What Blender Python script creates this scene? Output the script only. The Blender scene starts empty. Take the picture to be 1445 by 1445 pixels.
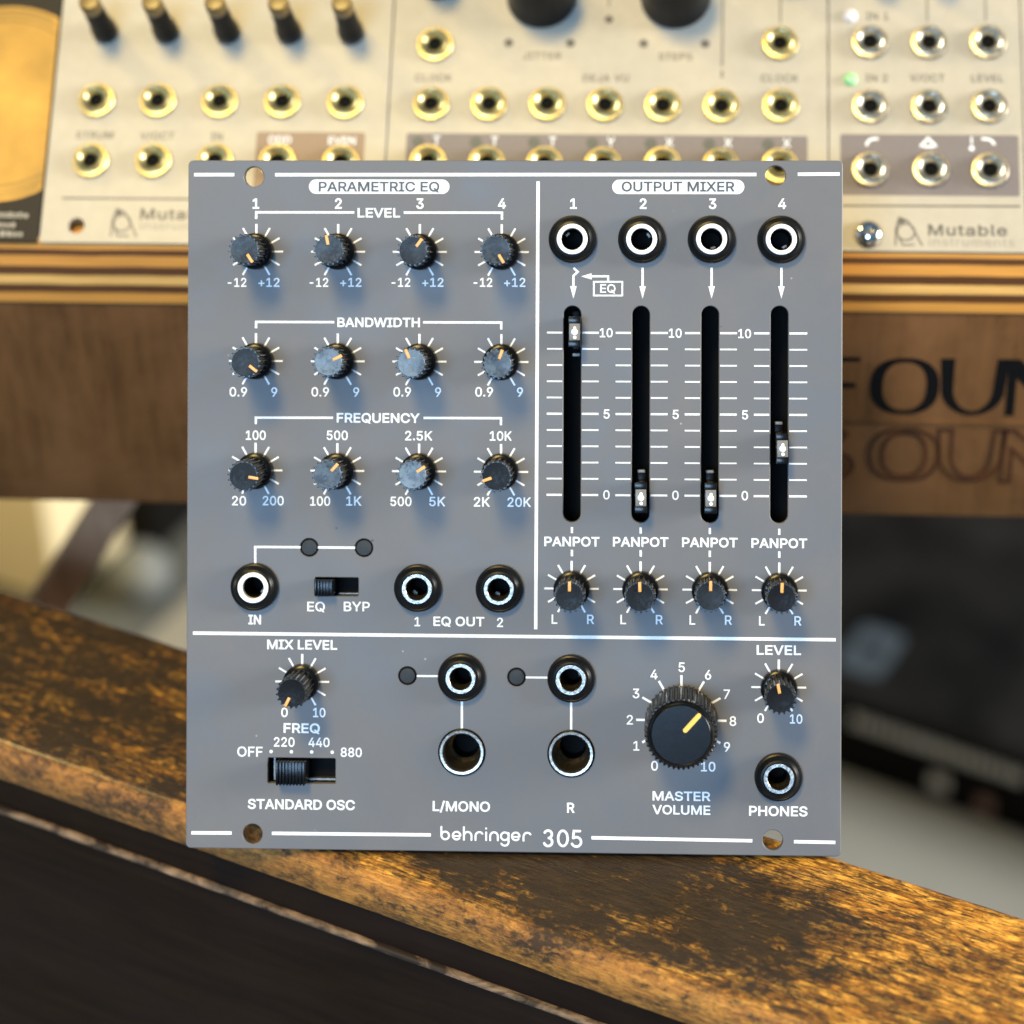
import bpy, bmesh, math, random
from mathutils import Matrix, Vector, Euler
from mathutils.geometry import tessellate_polygon, delaunay_2d_cdt

random.seed(7)
MM = 0.001                      # all shapes below are written in millimetres
sc = bpy.context.scene
COL = sc.collection
PI = math.pi
R = math.radians

# ------------------------------------------------------------------ camera
cam_d = bpy.data.cameras.new('camera')
cam = bpy.data.objects.new('camera', cam_d)
COL.objects.link(cam)
sc.camera = cam
cam_d.sensor_width = 36.0
cam_d.lens = 90.7
cam_d.shift_x = -0.0441
cam_d.shift_y = -0.2040
cam_d.clip_start = 0.01
cam_d.clip_end = 50.0
cam.matrix_world = Matrix((
    (0.9987848, -0.00295176, 0.04919562, 31.762 * MM),
    (0.0433849, 0.52622117, -0.84924027, -352.807 * MM),
    (-0.02338103, 0.85034262, 0.52570976, 338.364 * MM),
    (0, 0, 0, 1)))
cam_d.dof.use_dof = True
cam_d.dof.focus_distance = 0.4725
cam_d.dof.aperture_fstop = 8.6
cam_d.dof.aperture_blades = 0

# ------------------------------------------------------------------ world and lamps
world = bpy.data.worlds.new('World')
sc.world = world
world.use_nodes = True
bg = world.node_tree.nodes['Background']
bg.inputs['Color'].default_value = (0.38, 0.63, 1.0, 1)
bg.inputs['Strength'].default_value = 0.30


def area(name, pos, target, sx, sy, power, colour):
    d = bpy.data.lights.new(name, 'AREA')
    d.shape = 'RECTANGLE'
    d.size, d.size_y = sx, sy
    d.energy = power
    d.color = colour
    o = bpy.data.objects.new(name, d)
    COL.objects.link(o)
    o.location = pos
    o.rotation_euler = (Vector(target) - Vector(pos)).to_track_quat('-Z', 'Y').to_euler()
    return o


# warm ceiling lamp almost overhead, cool windows behind the camera and to the right
area('ceiling_lamp', (-0.31, -0.70, 1.75), (0.0, 0.05, 0.05), 0.30, 0.52, 35, (1.0, 0.71, 0.22))
area('window_light', (-0.32, -1.78, 1.14), (0, 0.05, 0.06), 0.85, 0.42, 42, (0.39, 0.64, 0.98))
area('right_window_light', (1.9, -0.5, 0.75), (0, 0.05, 0.06), 0.9, 0.7, 3, (0.4, 0.65, 1.0))
area('left_window_light', (-1.9, -0.5, 0.75), (0, 0.05, 0.06), 0.9, 0.7, 3, (0.4, 0.65, 1.0))
# warm light from the right, and an added fill from the left, reaching the floor under the case
area('right_room_light', (1.7, 0.0, 0.5), (0.13, 0.26, -0.3), 0.8, 0.6, 70, (1.0, 0.96, 0.86))
# desk lamp over the left end of the synth case
area('desk_lamp', (-0.55, 0.30, 0.75), (-0.10, 0.13, 0.10), 0.16, 0.16, 3.2, (1.0, 0.74, 0.26))
area('left_fill_lamp', (-1.4, 0.34, 0.05), (-0.28, 0.43, -0.24), 0.4, 0.3, 5, (1.0, 0.84, 0.60))  # fill added to brighten the cream cabinet

sc.view_settings.view_transform = 'Standard'
sc.view_settings.look = 'None'
sc.view_settings.exposure = 0.0
sc.view_settings.gamma = 1.0
sc.view_settings.use_curve_mapping = False
sc.render.engine = 'CYCLES'
sc.cycles.use_denoising = True
sc.cycles.max_bounces = 8
sc.cycles.caustics_reflective = False
sc.cycles.caustics_refractive = False
sc.cycles.sample_clamp_indirect = 4.0


# ------------------------------------------------------------------ materials
class Mat:
    def __init__(s, name):
        s.m = bpy.data.materials.new(name)
        s.m.use_nodes = True
        s.t = s.m.node_tree
        s.b = s.t.nodes['Principled BSDF']

    def n(s, typ, **kw):
        nd = s.t.nodes.new(typ)
        for k, v in kw.items():
            if k in nd.inputs:
                nd.inputs[k].default_value = v
            else:
                setattr(nd, k, v)
        return nd

    def l(s, a, b):
        s.t.links.new(a, b)

    def set(s, **kw):
        for k, v in kw.items():
            k = k.replace('_', ' ')
            if isinstance(v, tuple) and len(v) == 3:
                v = (*v, 1)
            s.b.inputs[k].default_value = v
        return s

    def coords(s, scale=(1, 1, 1), rand=False):
        tc = s.n('ShaderNodeTexCoord')
        mp = s.n('ShaderNodeMapping')
        mp.inputs['Scale'].default_value = scale
        s.l(tc.outputs['Object'], mp.inputs['Vector'])
        if rand:
            oi = s.n('ShaderNodeObjectInfo')
            mul = s.n('ShaderNodeVectorMath', operation='SCALE')
            cx = s.n('ShaderNodeCombineXYZ')
            s.l(oi.outputs['Random'], cx.inputs[0])
            s.l(oi.outputs['Random'], cx.inputs[1])
            s.l(cx.outputs[0], mul.inputs[0])
            mul.inputs['Scale'].default_value = 57.0
            s.l(mul.outputs[0], mp.inputs['Location'])
        return mp.outputs[0]

    def noise(s, vec, scale, detail=4, rough=0.55, dist=0.0):
        nz = s.n('ShaderNodeTexNoise')
        nz.inputs['Scale'].default_value = scale
        nz.inputs['Detail'].default_value = detail
        nz.inputs['Roughness'].default_value = rough
        nz.inputs['Distortion'].default_value = dist
        s.l(vec, nz.inputs['Vector'])
        return nz.outputs['Fac']

    def ramp(s, fac, stops, interp='LINEAR'):
        r = s.n('ShaderNodeValToRGB')
        r.color_ramp.interpolation = interp
        e = r.color_ramp.elements
        rgba = [(p, (*c, 1) if isinstance(c, tuple) else (c, c, c, 1)) for p, c in stops]
        e[0].position, e[0].color = rgba[0]
        e[1].position, e[1].color = rgba[-1]
        for p, c in rgba[1:-1]:
            e.new(p).color = c
        s.l(fac, r.inputs['Fac'])
        return r.outputs['Color']

    def mix(s, fac, a, b, mode='MIX'):
        m = s.n('ShaderNodeMix', data_type='RGBA', blend_type=mode)
        for sock, v in ((m.inputs['Factor'], fac), (m.inputs['A'], a), (m.inputs['B'], b)):
            if hasattr(v, 'links'):
                s.l(v, sock)
            elif isinstance(v, tuple):
                sock.default_value = (*v, 1)
            else:
                sock.default_value = v
        # the RGBA sockets sit after the float ones
        for key, v in (('A', a), ('B', b)):
            sk = [i for i in m.inputs if i.name == key and i.type == 'RGBA'][0]
            if hasattr(v, 'links'):
                s.l(v, sk)
            else:
                sk.default_value = (*v, 1) if isinstance(v, tuple) else (v, v, v, 1)
        return [o for o in m.outputs if o.type == 'RGBA'][0]

    def bump(s, h, strength=0.3, dist=0.0002):
        b = s.n('ShaderNodeBump')
        b.inputs['Strength'].default_value = strength
        b.inputs['Distance'].default_value = dist
        s.l(h, b.inputs['Height'])
        s.l(b.outputs[0], s.b.inputs['Normal'])


def plain(name, col, rough=0.5, metal=0.0, spec=0.5, vary=0.12, scale=900, bump=0.0):
    m = Mat(name)
    m.set(Roughness=rough, Metallic=metal)
    m.b.inputs['Specular IOR Level'].default_value = spec
    f = m.noise(m.coords(rand=True), scale, 4)
    lo = tuple(c * (1 - vary) for c in col)
    hi = tuple(min(1, c * (1 + vary)) for c in col)
    m.l(m.ramp(f, [(0.3, lo), (0.7, hi)]), m.b.inputs['Base Color'])
    if bump:
        m.bump(f, bump, 0.0001)
    return m.m


# grey enamel of the faceplate: fine orange-peel, faint cloudy handling marks, a few dust specks
m = Mat('grey_enamel')
v = m.coords()
cloud = m.noise(v, 42, 7, 0.62, 0.3)
fine = m.noise(v, 2600, 2, 0.5)
base = m.ramp(cloud, [(0.28, (0.100, 0.097, 0.097)), (0.72, (0.140, 0.135, 0.136))])
vor = m.n('ShaderNodeTexVoronoi', feature='F1')
vor.inputs['Scale'].default_value = 130
m.l(v, vor.inputs['Vector'])
spk = m.ramp(vor.outputs['Distance'], [(0.02, 1.0), (0.045, 0.0)])
gate = m.ramp(m.noise(v, 45, 2), [(0.54, 0.0), (0.58, 1.0)])
fac = m.mix(1.0, spk, gate, 'MULTIPLY')
vor2 = m.n('ShaderNodeTexVoronoi', feature='F1')
vor2.inputs['Scale'].default_value = 210
m.l(v, vor2.inputs['Vector'])
lint = m.mix(1.0, m.ramp(vor2.outputs['Distance'], [(0.02, 0.8), (0.05, 0.0)]), m.ramp(m.noise(v, 70, 2), [(0.56, 0.0), (0.60, 1.0)]), 'MULTIPLY')
dirty = m.mix(fac, base, (0.05, 0.048, 0.045))
m.l(m.mix(lint, dirty, (0.42, 0.42, 0.41)), m.b.inputs['Base Color'])
m.l(m.ramp(cloud, [(0.3, 0.40), (0.7, 0.58)]), m.b.inputs['Roughness'])
m.b.inputs['Specular IOR Level'].default_value = 0.4
m.bump(fine, 0.10, 0.00006)
PANEL = m.m

WHITE = plain('white_screen_print', (0.83, 0.84, 0.84), 0.55, vary=0.03, scale=1500)
DARKPRINT = plain('dark_print', (0.06, 0.064, 0.072), 0.5, vary=0.05)
BLACK = plain('black_plastic', (0.004, 0.004, 0.0042), 0.22, spec=0.2, vary=0.2, bump=0.08)
BLACKGLOSS = plain('glossy_black_plastic', (0.005, 0.005, 0.0055), 0.3, spec=0.15, vary=0.2)
NUT = plain('black_jack_bezel', (0.005, 0.0053, 0.0056), 0.33, spec=0.2, vary=0.2, scale=2500, bump=0.05)
VOID = plain('dark_interior', (0.004, 0.004, 0.004), 0.7, spec=0.1)
PCB = plain('circuit_board_black', (0.012, 0.015, 0.014), 0.55)
ORANGE = plain('orange_pointer', (0.80, 0.36, 0.07), 0.4, vary=0.08)
YELLOW = plain('yellow_pointer', (0.86, 0.50, 0.045), 0.4, vary=0.06)
RINGW = plain('bright_nickel_ring', (0.86, 0.87, 0.88), 0.45, 0.15, vary=0.03)
NICKEL = plain('worn_nickel', (0.26, 0.235, 0.205), 0.36, 1.0, vary=0.6, scale=1800, bump=0.5)
DARKBORE = plain('dark_bore', (0.016, 0.013, 0.009), 0.35, 0.0, spec=0.25, vary=0.2)
RINGMETAL = plain('brushed_nickel', (0.34, 0.30, 0.25), 0.34, 0.95, vary=0.45, scale=1500, bump=0.3)
BOREMETAL = plain('brown_bore_metal', (0.24, 0.19, 0.12), 0.28, 0.9, vary=0.4, scale=1500, bump=0.4)
CHROME = plain('chrome', (0.74, 0.68, 0.58), 0.12, 1.0, vary=0.06)
DULLMETAL = plain('dull_steel', (0.20, 0.19, 0.18), 0.5, 0.8, vary=0.2)
LEDGREY = plain('dark_grey_lens', (0.030, 0.035, 0.040), 0.55, spec=0.2, vary=0.1)
LENS = plain('clear_fader_lens', (0.17, 0.165, 0.15), 0.35, spec=0.3, vary=0.05)
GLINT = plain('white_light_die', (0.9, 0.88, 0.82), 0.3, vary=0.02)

# knob caps: black plastic, scuffs and bluish window reflections painted into the colour, each cap its own amount
m = Mat('scuffed_sheen_black_cap')
v = m.coords(rand=True)
a = m.noise(v, 1300, 7, 0.72, 0.5)
b2 = m.noise(v, 330, 3, 0.6)
oi = m.n('ShaderNodeObjectInfo')
sepc = m.n('ShaderNodeSeparateColor')
m.l(oi.outputs['Color'], sepc.inputs[0])
wear_sheen = sepc.outputs[0]
patch = m.ramp(m.mix(0.45, a, b2), [(0.43, 0.05), (0.53, 1.0)])
fr = m.n('ShaderNodeMath', operation='MULTIPLY')
m.l(patch, fr.inputs[0])
m.l(wear_sheen, fr.inputs[1])
m.l(m.mix(fr.outputs[0], (0.009, 0.0095, 0.011), (0.15, 0.205, 0.26)), m.b.inputs['Base Color'])
m.l(m.ramp(a, [(0.42, 0.26), (0.60, 0.50)]), m.b.inputs['Roughness'])
spm = m.n('ShaderNodeMath', operation='MULTIPLY_ADD')
m.l(wear_sheen, spm.inputs[0])
spm.inputs[1].default_value = 0.45
spm.inputs[2].default_value = 0.06
m.l(spm.outputs[0], m.b.inputs['Specular IOR Level'])
m.bump(a, 0.3, 0.00012)
CAP = m.m


def wood(name, light, dark, sx, sy, lo=0.4, hi=0.62, rough=(0.35, 0.6), bumps=0.3, blotch=None, coat=0.0, spec=0.3):
    m = Mat(name)
    v = m.coords((sx, sy, sy))
    g = m.noise(v, 1.0, 8, 0.65, 0.6)
    c = m.ramp(g, [(lo, dark), (hi, light)])
    if blotch:
        w = m.coords((blotch[0], blotch[1], blotch[1]))
        bl = m.noise(w, 1.0, 7, 0.68, 0.3)
        c = m.mix(m.ramp(bl, [(blotch[2], 0.0), (blotch[3], 1.0)]), c, blotch[4])
    m.l(c, m.b.inputs['Base Color'])
    m.l(m.ramp(g, [(0.3, rough[1]), (0.7, rough[0])]), m.b.inputs['Roughness'])
    m.b.inputs['Coat Weight'].default_value = coat
    m.b.inputs['Specular IOR Level'].default_value = spec
    m.b.inputs['Coat Roughness'].default_value = 0.3
    m.bump(g, bumps, 0.0006)
    return m.m


# worn varnish on the bench rail: golden wood, dark grain flecks, blackened patches
m = Mat('worn_golden_wood')
grain = m.noise(m.coords((130, 900, 900)), 1.0, 9, 0.72, 0.9)
fleck = m.noise(m.coords((260, 2600, 2600)), 1.0, 6, 0.68, 0.3)
patch = m.noise(m.coords((60, 120, 120)), 1.0, 9, 0.70, 0.5)
spot = m.noise(m.coords((480, 700, 700)), 1.0, 6, 0.72, 0.3)
gold = m.ramp(grain, [(0.30, (0.05, 0.019, 0.004)), (0.46, (0.34, 0.130, 0.014)), (0.62, (0.88, 0.45, 0.07))])
c = m.mix(m.ramp(fleck, [(0.40, 1.0), (0.47, 0.0)]), gold, (0.030, 0.014, 0.006))
# a large dark oval, densest in the middle of the rail
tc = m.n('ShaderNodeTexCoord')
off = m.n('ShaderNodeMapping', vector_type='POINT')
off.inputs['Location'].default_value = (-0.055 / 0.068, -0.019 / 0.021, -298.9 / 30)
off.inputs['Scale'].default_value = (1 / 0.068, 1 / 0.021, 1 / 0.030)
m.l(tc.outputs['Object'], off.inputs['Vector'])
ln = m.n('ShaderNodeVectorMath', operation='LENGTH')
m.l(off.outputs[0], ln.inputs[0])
dark_oval = m.ramp(ln.outputs['Value'], [(0.0, 1.0), (0.5, 0.75), (1.0, 0.0)])
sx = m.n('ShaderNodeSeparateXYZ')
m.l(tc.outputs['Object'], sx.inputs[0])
side = m.n('ShaderNodeMapRange')  # shading falloff painted in: the rail darkens towards its left end
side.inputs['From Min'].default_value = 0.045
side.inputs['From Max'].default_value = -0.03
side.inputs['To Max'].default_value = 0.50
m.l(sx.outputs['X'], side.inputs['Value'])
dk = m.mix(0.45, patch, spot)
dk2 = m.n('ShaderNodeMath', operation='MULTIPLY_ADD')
m.l(dark_oval, dk2.inputs[0])
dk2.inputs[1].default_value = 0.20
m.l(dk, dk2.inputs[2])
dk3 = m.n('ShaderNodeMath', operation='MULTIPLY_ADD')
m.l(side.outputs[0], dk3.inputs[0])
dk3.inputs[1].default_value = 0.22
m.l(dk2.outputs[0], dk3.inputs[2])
rid = m.noise(m.coords((16, 120, 120)), 1.0, 3, 0.5, 1.2)
line = m.ramp(rid, [(0.485, 0.0), (0.497, 0.8), (0.503, 0.8), (0.515, 0.0)])
c = m.mix(line, c, (0.022, 0.012, 0.006))
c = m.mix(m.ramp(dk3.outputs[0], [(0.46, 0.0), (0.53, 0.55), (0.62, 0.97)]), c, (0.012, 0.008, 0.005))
edge = m.n('ShaderNodeMapRange')
edge.inputs['From Min'].default_value = 0.0036
edge.inputs['From Max'].default_value = 0.0016
m.l(sx.outputs['Y'], edge.inputs['Value'])
wear_sheen = m.n('ShaderNodeMath', operation='MULTIPLY')
m.l(edge.outputs[0], wear_sheen.inputs[0])
m.l(m.ramp(m.mix(0.5, patch, spot), [(0.38, 0.85), (0.58, 0.05)]), wear_sheen.inputs[1])
c = m.mix(wear_sheen.outputs[0], c, (0.52, 0.215, 0.04))
m.l(c, m.b.inputs['Base Color'])
m.l(m.ramp(dk, [(0.4, 0.30), (0.6, 0.48)]), m.b.inputs['Roughness'])
m.b.inputs['Specular IOR Level'].default_value = 0.3
m.b.inputs['Coat Weight'].default_value = 0.5
m.b.inputs['Coat Roughness'].default_value = 0.22
m.bump(m.mix(0.5, fleck, spot), 0.8, 0.0007)
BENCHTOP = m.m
BENCHDARK = wood('dark_stained_wood', (0.015, 0.0085, 0.005), (0.009, 0.0055, 0.0038), 30, 300, rough=(0.45, 0.7), bumps=0.12, spec=0.1, blotch=(14, 30, 0.40, 0.75, (0.017, 0.0105, 0.009)))
BEAD = wood('worn_edge_bead', (0.30, 0.20, 0.125), (0.025, 0.017, 0.013), 110, 200, 0.42, 0.62, bumps=0.5)
CASEWOOD = wood('brown_case_wood', (0.145, 0.068, 0.024), (0.075, 0.034, 0.012), 330, 40, 0.3, 0.7, (0.45, 0.65), 0.1, blotch=(34, 34, 0.42, 0.70, (0.17, 0.080, 0.032)), spec=0.12)
CARVED = wood('scorched_carving', (0.085, 0.030, 0.012), (0.035, 0.014, 0.007), 200, 200)
LEGWOOD = wood('brown_leg_wood', (0.62, 0.34, 0.19), (0.42, 0.22, 0.12), 120, 20)

# plywood edge: light and dark veneers stacked in height
m = Mat('plywood_edge')
tc = m.n('ShaderNodeTexCoord')
sep = m.n('ShaderNodeSeparateXYZ')
m.l(tc.outputs['Object'], sep.inputs[0])
wob = m.noise(m.coords((60, 60, 60)), 1.0, 3)
ma = m.n('ShaderNodeMath', operation='MULTIPLY_ADD')
ma.inputs[1].default_value = 0.0006
m.l(wob, ma.inputs[0])
m.l(sep.outputs['Z'], ma.inputs[2])
mr = m.n('ShaderNodeMapRange')
mr.inputs['From Min'].default_value = 0.0603
mr.inputs['From Max'].default_value = 0.0753
m.l(ma.outputs[0], mr.inputs['Value'])
LT, DK = (0.80, 0.35, 0.065), (0.12, 0.042, 0.010)
LT2 = (0.95, 0.53, 0.15)
bands = m.ramp(mr.outputs[0], [(0.0, LT), (0.165, LT), (0.195, DK), (0.30, DK), (0.325, LT2), (0.445, LT2), (0.47, DK), (0.585, DK),
                               (0.61, LT), (0.755, LT), (0.785, DK), (0.86, DK), (0.885, LT), (1.0, LT)])
st = m.ramp(m.noise(m.coords((40, 700, 700)), 1.0, 5), [(0.3, 0.72), (0.7, 1.0)])
m.l(m.mix(1.0, bands, st, 'MULTIPLY'), m.b.inputs['Base Color'])
m.set(Roughness=0.5)
PLY = m.m

CREAM = plain('cream_aluminium_panel', (0.385, 0.35, 0.285), 0.42, vary=0.05, scale=300)
GREYBOX = plain('grey_brown_print', (0.15, 0.13, 0.135), 0.5, vary=0.05)
BROWNBOX = plain('brown_print', (0.24, 0.165, 0.115), 0.5, vary=0.05)
GREYTXT = plain('grey_print', (0.085, 0.08, 0.075), 0.5)
PALEGREYTXT = plain('pale_grey_print', (0.25, 0.235, 0.20), 0.5)
JACKSILVER = plain('tarnished_nickel', (0.52, 0.47, 0.36), 0.34, 0.95, vary=0.4, scale=700, bump=0.4)
JACKMETAL = plain('warm_lit_nickel', (0.58, 0.49, 0.24), 0.36, 0.95, vary=0.15, scale=500)  # warm lamp reflection put into the metal's base colour
BLACKPANEL = plain('black_panel', (0.012, 0.010, 0.009), 0.55, spec=0.25)
GOLD = plain('gold_print', (0.34, 0.19, 0.035), 0.42, 0.15, vary=0.35, scale=60)
GOLDDARK = plain('dull_gold_print', (0.14, 0.085, 0.022), 0.45, 0.1, vary=0.3, scale=90)
BRASSCAP = plain('brown_knob_cap', (0.15, 0.09, 0.025), 0.32, vary=0.15)
GREENLENS = plain('green_lens', (0.30, 0.62, 0.28), 0.25)
WHITELENS = plain('frosted_lens', (0.75, 0.70, 0.68), 0.25)
FLOORM = plain('grey_floor', (0.27, 0.265, 0.24), 0.6, vary=0.08, scale=14)
CREAMBOX = plain('cream_paint', (0.74, 0.63, 0.40), 0.5, vary=0.04, scale=12)
BLACKBOX = plain('black_coated_metal', (0.008, 0.0075, 0.007), 0.7, spec=0.03, vary=0.25, scale=60)
BOXTOP = plain('smoky_black_top', (0.010, 0.0095, 0.009), 0.6, spec=0.06, vary=0.8, scale=26)
BADGE = plain('blue_grey_badge', (0.05, 0.066, 0.08), 0.6)
PALEMARK = plain('pale_mark', (0.5, 0.5, 0.48), 0.5)
PINKMARK = plain('pinkish_mark', (0.22, 0.13, 0.11), 0.5)
SHADEGREY = plain('dark_floor_shade', (0.085, 0.092, 0.094), 0.8, spec=0.1, vary=0.15, scale=30)
BALLGREY = plain('grey_rubber', (0.15, 0.165, 0.17), 0.55)


# ------------------------------------------------------------------ mesh building
class MB:
    def __init__(s):
        s.v, s.f, s.mi, s.mats, s.cur = [], [], [], [], 0

    def mat(s, m):
        if m not in s.mats:
            s.mats.append(m)
        s.cur = s.mats.index(m)
        return s

    def add(s, vs, fs):
        k = len(s.v)
        s.v += [tuple(p) for p in vs]
        s.f += [tuple(i + k for i in f) for f in fs]
        s.mi += [s.cur] * len(fs)
        return s

    def box(s, x0, x1, y0, y1, z0, z1, bev=0.0, seg=2):
        bm = bmesh.new()
        bmesh.ops.create_cube(bm, size=1.0)
        for q in bm.verts:
            q.co = Vector(((x0 + x1) / 2 + q.co.x * (x1 - x0), (y0 + y1) / 2 + q.co.y * (y1 - y0), (z0 + z1) / 2 + q.co.z * (z1 - z0)))
        if bev:
            bmesh.ops.bevel(bm, geom=bm.edges[:], offset=bev, segments=seg, affect='EDGES', profile=0.6)
        bm.verts.index_update()
        s.add([q.co[:] for q in bm.verts], [[q.index for q in f.verts] for f in bm.faces])
        bm.free()
        return s

    def lathe(s, prof, cx=0, cy=0, n=40):
        vs, fs, rings = [], [], []
        for r, z in prof:
            if r < 1e-6:
                rings.append([len(vs)])
                vs.append((cx, cy, z))
            else:
                rings.append(list(range(len(vs), len(vs) + n)))
                vs += [(cx + r * math.cos(2 * PI * i / n), cy + r * math.sin(2 * PI * i / n), z) for i in range(n)]
        for a, b in zip(rings, rings[1:]):
            for i in range(n):
                j = (i + 1) % n
                if len(a) == 1 and len(b) == 1:
                    continue
                if len(a) == 1:
                    fs.append((a[0], b[i], b[j]))
                elif len(b) == 1:
                    fs.append((a[i], a[j], b[0]))
                else:
                    fs.append((a[i], a[j], b[j], b[i]))
        return s.add(vs, fs)

    def rings(s, loops, cap0=False, cap1=False):
        """skin equal-length closed loops of 3-D points"""
        n = len(loops[0])
        vs = [p for l in loops for p in l]
        fs = []
        for k in range(len(loops) - 1):
            for i in range(n):
                j = (i + 1) % n
                fs.append((k * n + i, k * n + j, (k + 1) * n + j, (k + 1) * n + i))
        if cap0:
            fs.append(tuple(reversed(range(n))))
        if cap1:
            fs.append(tuple(range((len(loops) - 1) * n, len(loops) * n)))
        return s.add(vs, fs)

    def fill(s, contours, z):
        """flat face of an outline with holes, facing +z"""
        polys = [[Vector((p[0] * 100, p[1] * 100, 0)) for p in c] for c in contours]
        flat = [p for c in polys for p in c]
        fs = []
        for t in tessellate_polygon(polys):
            a, b, c = (flat[i] for i in t)
            ar = (b - a).cross(c - a).z
            if abs(ar) < 1e-4:
                continue
            fs.append(t if ar > 0 else (t[0], t[2], t[1]))
        return s.add([(p.x / 100, p.y / 100, z) for p in flat], fs)

    def fill_wound(s, contours, z):
        """flat face of outlines that may cross themselves (non-zero winding)"""
        vs, es = [], []
        for c in contours:
            k = len(vs)
            vs += [Vector((p[0] * 100, p[1] * 100)) for p in c]
            es += [(k + i, k + (i + 1) % len(c)) for i in range(len(c))]
        pts, _, tris, _, _, _ = delaunay_2d_cdt(vs, es, [], 0, 1e-4)
        fs = []
        for t in tris:
            m_ = (pts[t[0]] + pts[t[1]] + pts[t[2]]) / 3
            wn = 0
            for i, j in es:
                p, q = vs[i], vs[j]
                if (p.y <= m_.y) != (q.y <= m_.y):
                    side = (q.x - p.x) * (m_.y - p.y) - (m_.x - p.x) * (q.y - p.y)
                    if q.y > p.y and side > 0:
                        wn += 1
                    elif q.y < p.y and side < 0:
                        wn -= 1
            if wn:
                ar = (pts[t[1]] - pts[t[0]]).cross(pts[t[2]] - pts[t[0]])
                fs.append(tuple(t) if ar > 0 else (t[0], t[2], t[1]))
        return s.add([(p.x / 100, p.y / 100, z) for p in pts], fs)

    def slab(s, contours, z0, z1):
        """extruded outline with holes"""
        s.fill(contours, z1)
        for c in contours:
            n = len(c)
            s.add([(p[0], p[1], z0) for p in c] + [(p[0], p[1], z1) for p in c],
                  [(i, (i + 1) % n, n + (i + 1) % n, n + i) for i in range(n)])
        return s

    def build(s, name, mat, parent=None, sharp=32, smooth=True):
        me = bpy.data.meshes.new(name)
        me.from_pydata([(p[0] * MM, p[1] * MM, p[2] * MM) for p in s.v], [], s.f)
        if s.mats:
            for q in s.mats:
                me.materials.append(q)
            me.polygons.foreach_set('material_index', s.mi)
        else:
            me.materials.append(mat)
        if smooth:
            me.polygons.foreach_set('use_smooth', [True] * len(me.polygons))
            me.set_sharp_from_angle(angle=R(sharp))
        me.update()
        o = bpy.data.objects.new(name, me)
        COL.objects.link(o)
        if parent:
            o.parent = parent
        return o


def fix(o):
    """make the outward side of a closed mesh the front"""
    bm = bmesh.new()
    bm.from_mesh(o.data)
    bmesh.ops.recalc_face_normals(bm, faces=bm.faces[:])
    bm.to_mesh(o.data)
    bm.free()
    return o


def place(o, x=0, y=0, z=0, rot=None):
    o.location = (x * MM, y * MM, z * MM)
    if rot is not None:
        o.rotation_euler = rot
    return o


def copy_part(src, parent):
    """a part and its sub-parts, copied under parent"""
    c = src.copy()
    COL.objects.link(c)
    c.parent = parent
    for ch in src.children:
        d = ch.copy()
        COL.objects.link(d)
        d.parent = c
    return c


def thing(name, label, cat, group=None):
    o = bpy.data.objects.new(name, None)
    o.empty_display_size = 0.02
    COL.objects.link(o)
    o['label'] = label
    o['category'] = cat
    if group:
        o['group'] = group
    return o


def circ(cx, cy, r, n=40, ry=None):
    ry = ry or r
    return [(cx + r * math.cos(2 * PI * i / n), cy + ry * math.sin(2 * PI * i / n)) for i in range(n)]


def rrect(x0, x1, y0, y1, r, n=6):
    out = []
    for cx, cy, a in ((x1 - r, y1 - r, 0), (x0 + r, y1 - r, 90), (x0 + r, y0 + r, 180), (x1 - r, y0 + r, 270)):
        for i in range(n + 1):
            t = R(a + 90 * i / n)
            out.append((cx + r * math.cos(t), cy + r * math.sin(t)))
    return out


def area2(c):
    return sum(a[0] * b[1] - b[0] * a[1] for a, b in zip(c, c[1:] + c[:1])) / 2


def grow(c, d):
    """move every vertex of a closed outline d to the right of its direction of travel"""
    n, out = len(c), []
    for i in range(n):
        p0, p, p1 = c[i - 1], c[i], c[(i + 1) % n]
        a = Vector((p[0] - p0[0], p[1] - p0[1]))
        b = Vector((p1[0] - p[0], p1[1] - p[1]))
        if a.length < 1e-9 or b.length < 1e-9:
            out.append(p)
            continue
        a.normalize()
        b.normalize()
        na, nb = Vector((a.y, -a.x)), Vector((b.y, -b.x))
        h = na + nb
        q = h.length_squared
        if q < 0.2:
            h = na * d
        else:
            h = h * (2 * d / q)
            if h.length > 1.8 * abs(d):
                h = h * (1.8 * abs(d) / h.length)
        out.append((p[0] + h.x, p[1] + h.y))
    return out


def ribbon(pts, w, closed=False):
    """outline of a flat line of width w along pts (mitred)"""
    n = len(pts)
    L, Q = [], []
    for i, p in enumerate(pts):
        a = Vector(p) - Vector(pts[i - 1]) if i or closed else None
        b = Vector(pts[(i + 1) % n]) - Vector(p) if i < n - 1 or closed else None
        a = a.normalized() if a is not None else b.normalized()
        b = b.normalized() if b is not None else a
        na, nb = Vector((-a.y, a.x)), Vector((-b.y, b.x))
        h = (na + nb)
        h = h * (w / max(h.length_squared, 0.5))
        L.append((p[0] + h.x, p[1] + h.y))
        Q.append((p[0] - h.x, p[1] - h.y))
    if closed:
        return [L, Q[::-1]]
    return [L + Q[::-1]]


def arc(cx, cy, r, a0, a1, n=14, ry=None):
    ry = ry or r
    return [(cx + r * math.cos(R(a0 + (a1 - a0) * i / n)), cy + ry * math.sin(R(a0 + (a1 - a0) * i / n))) for i in range(n + 1)]


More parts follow.
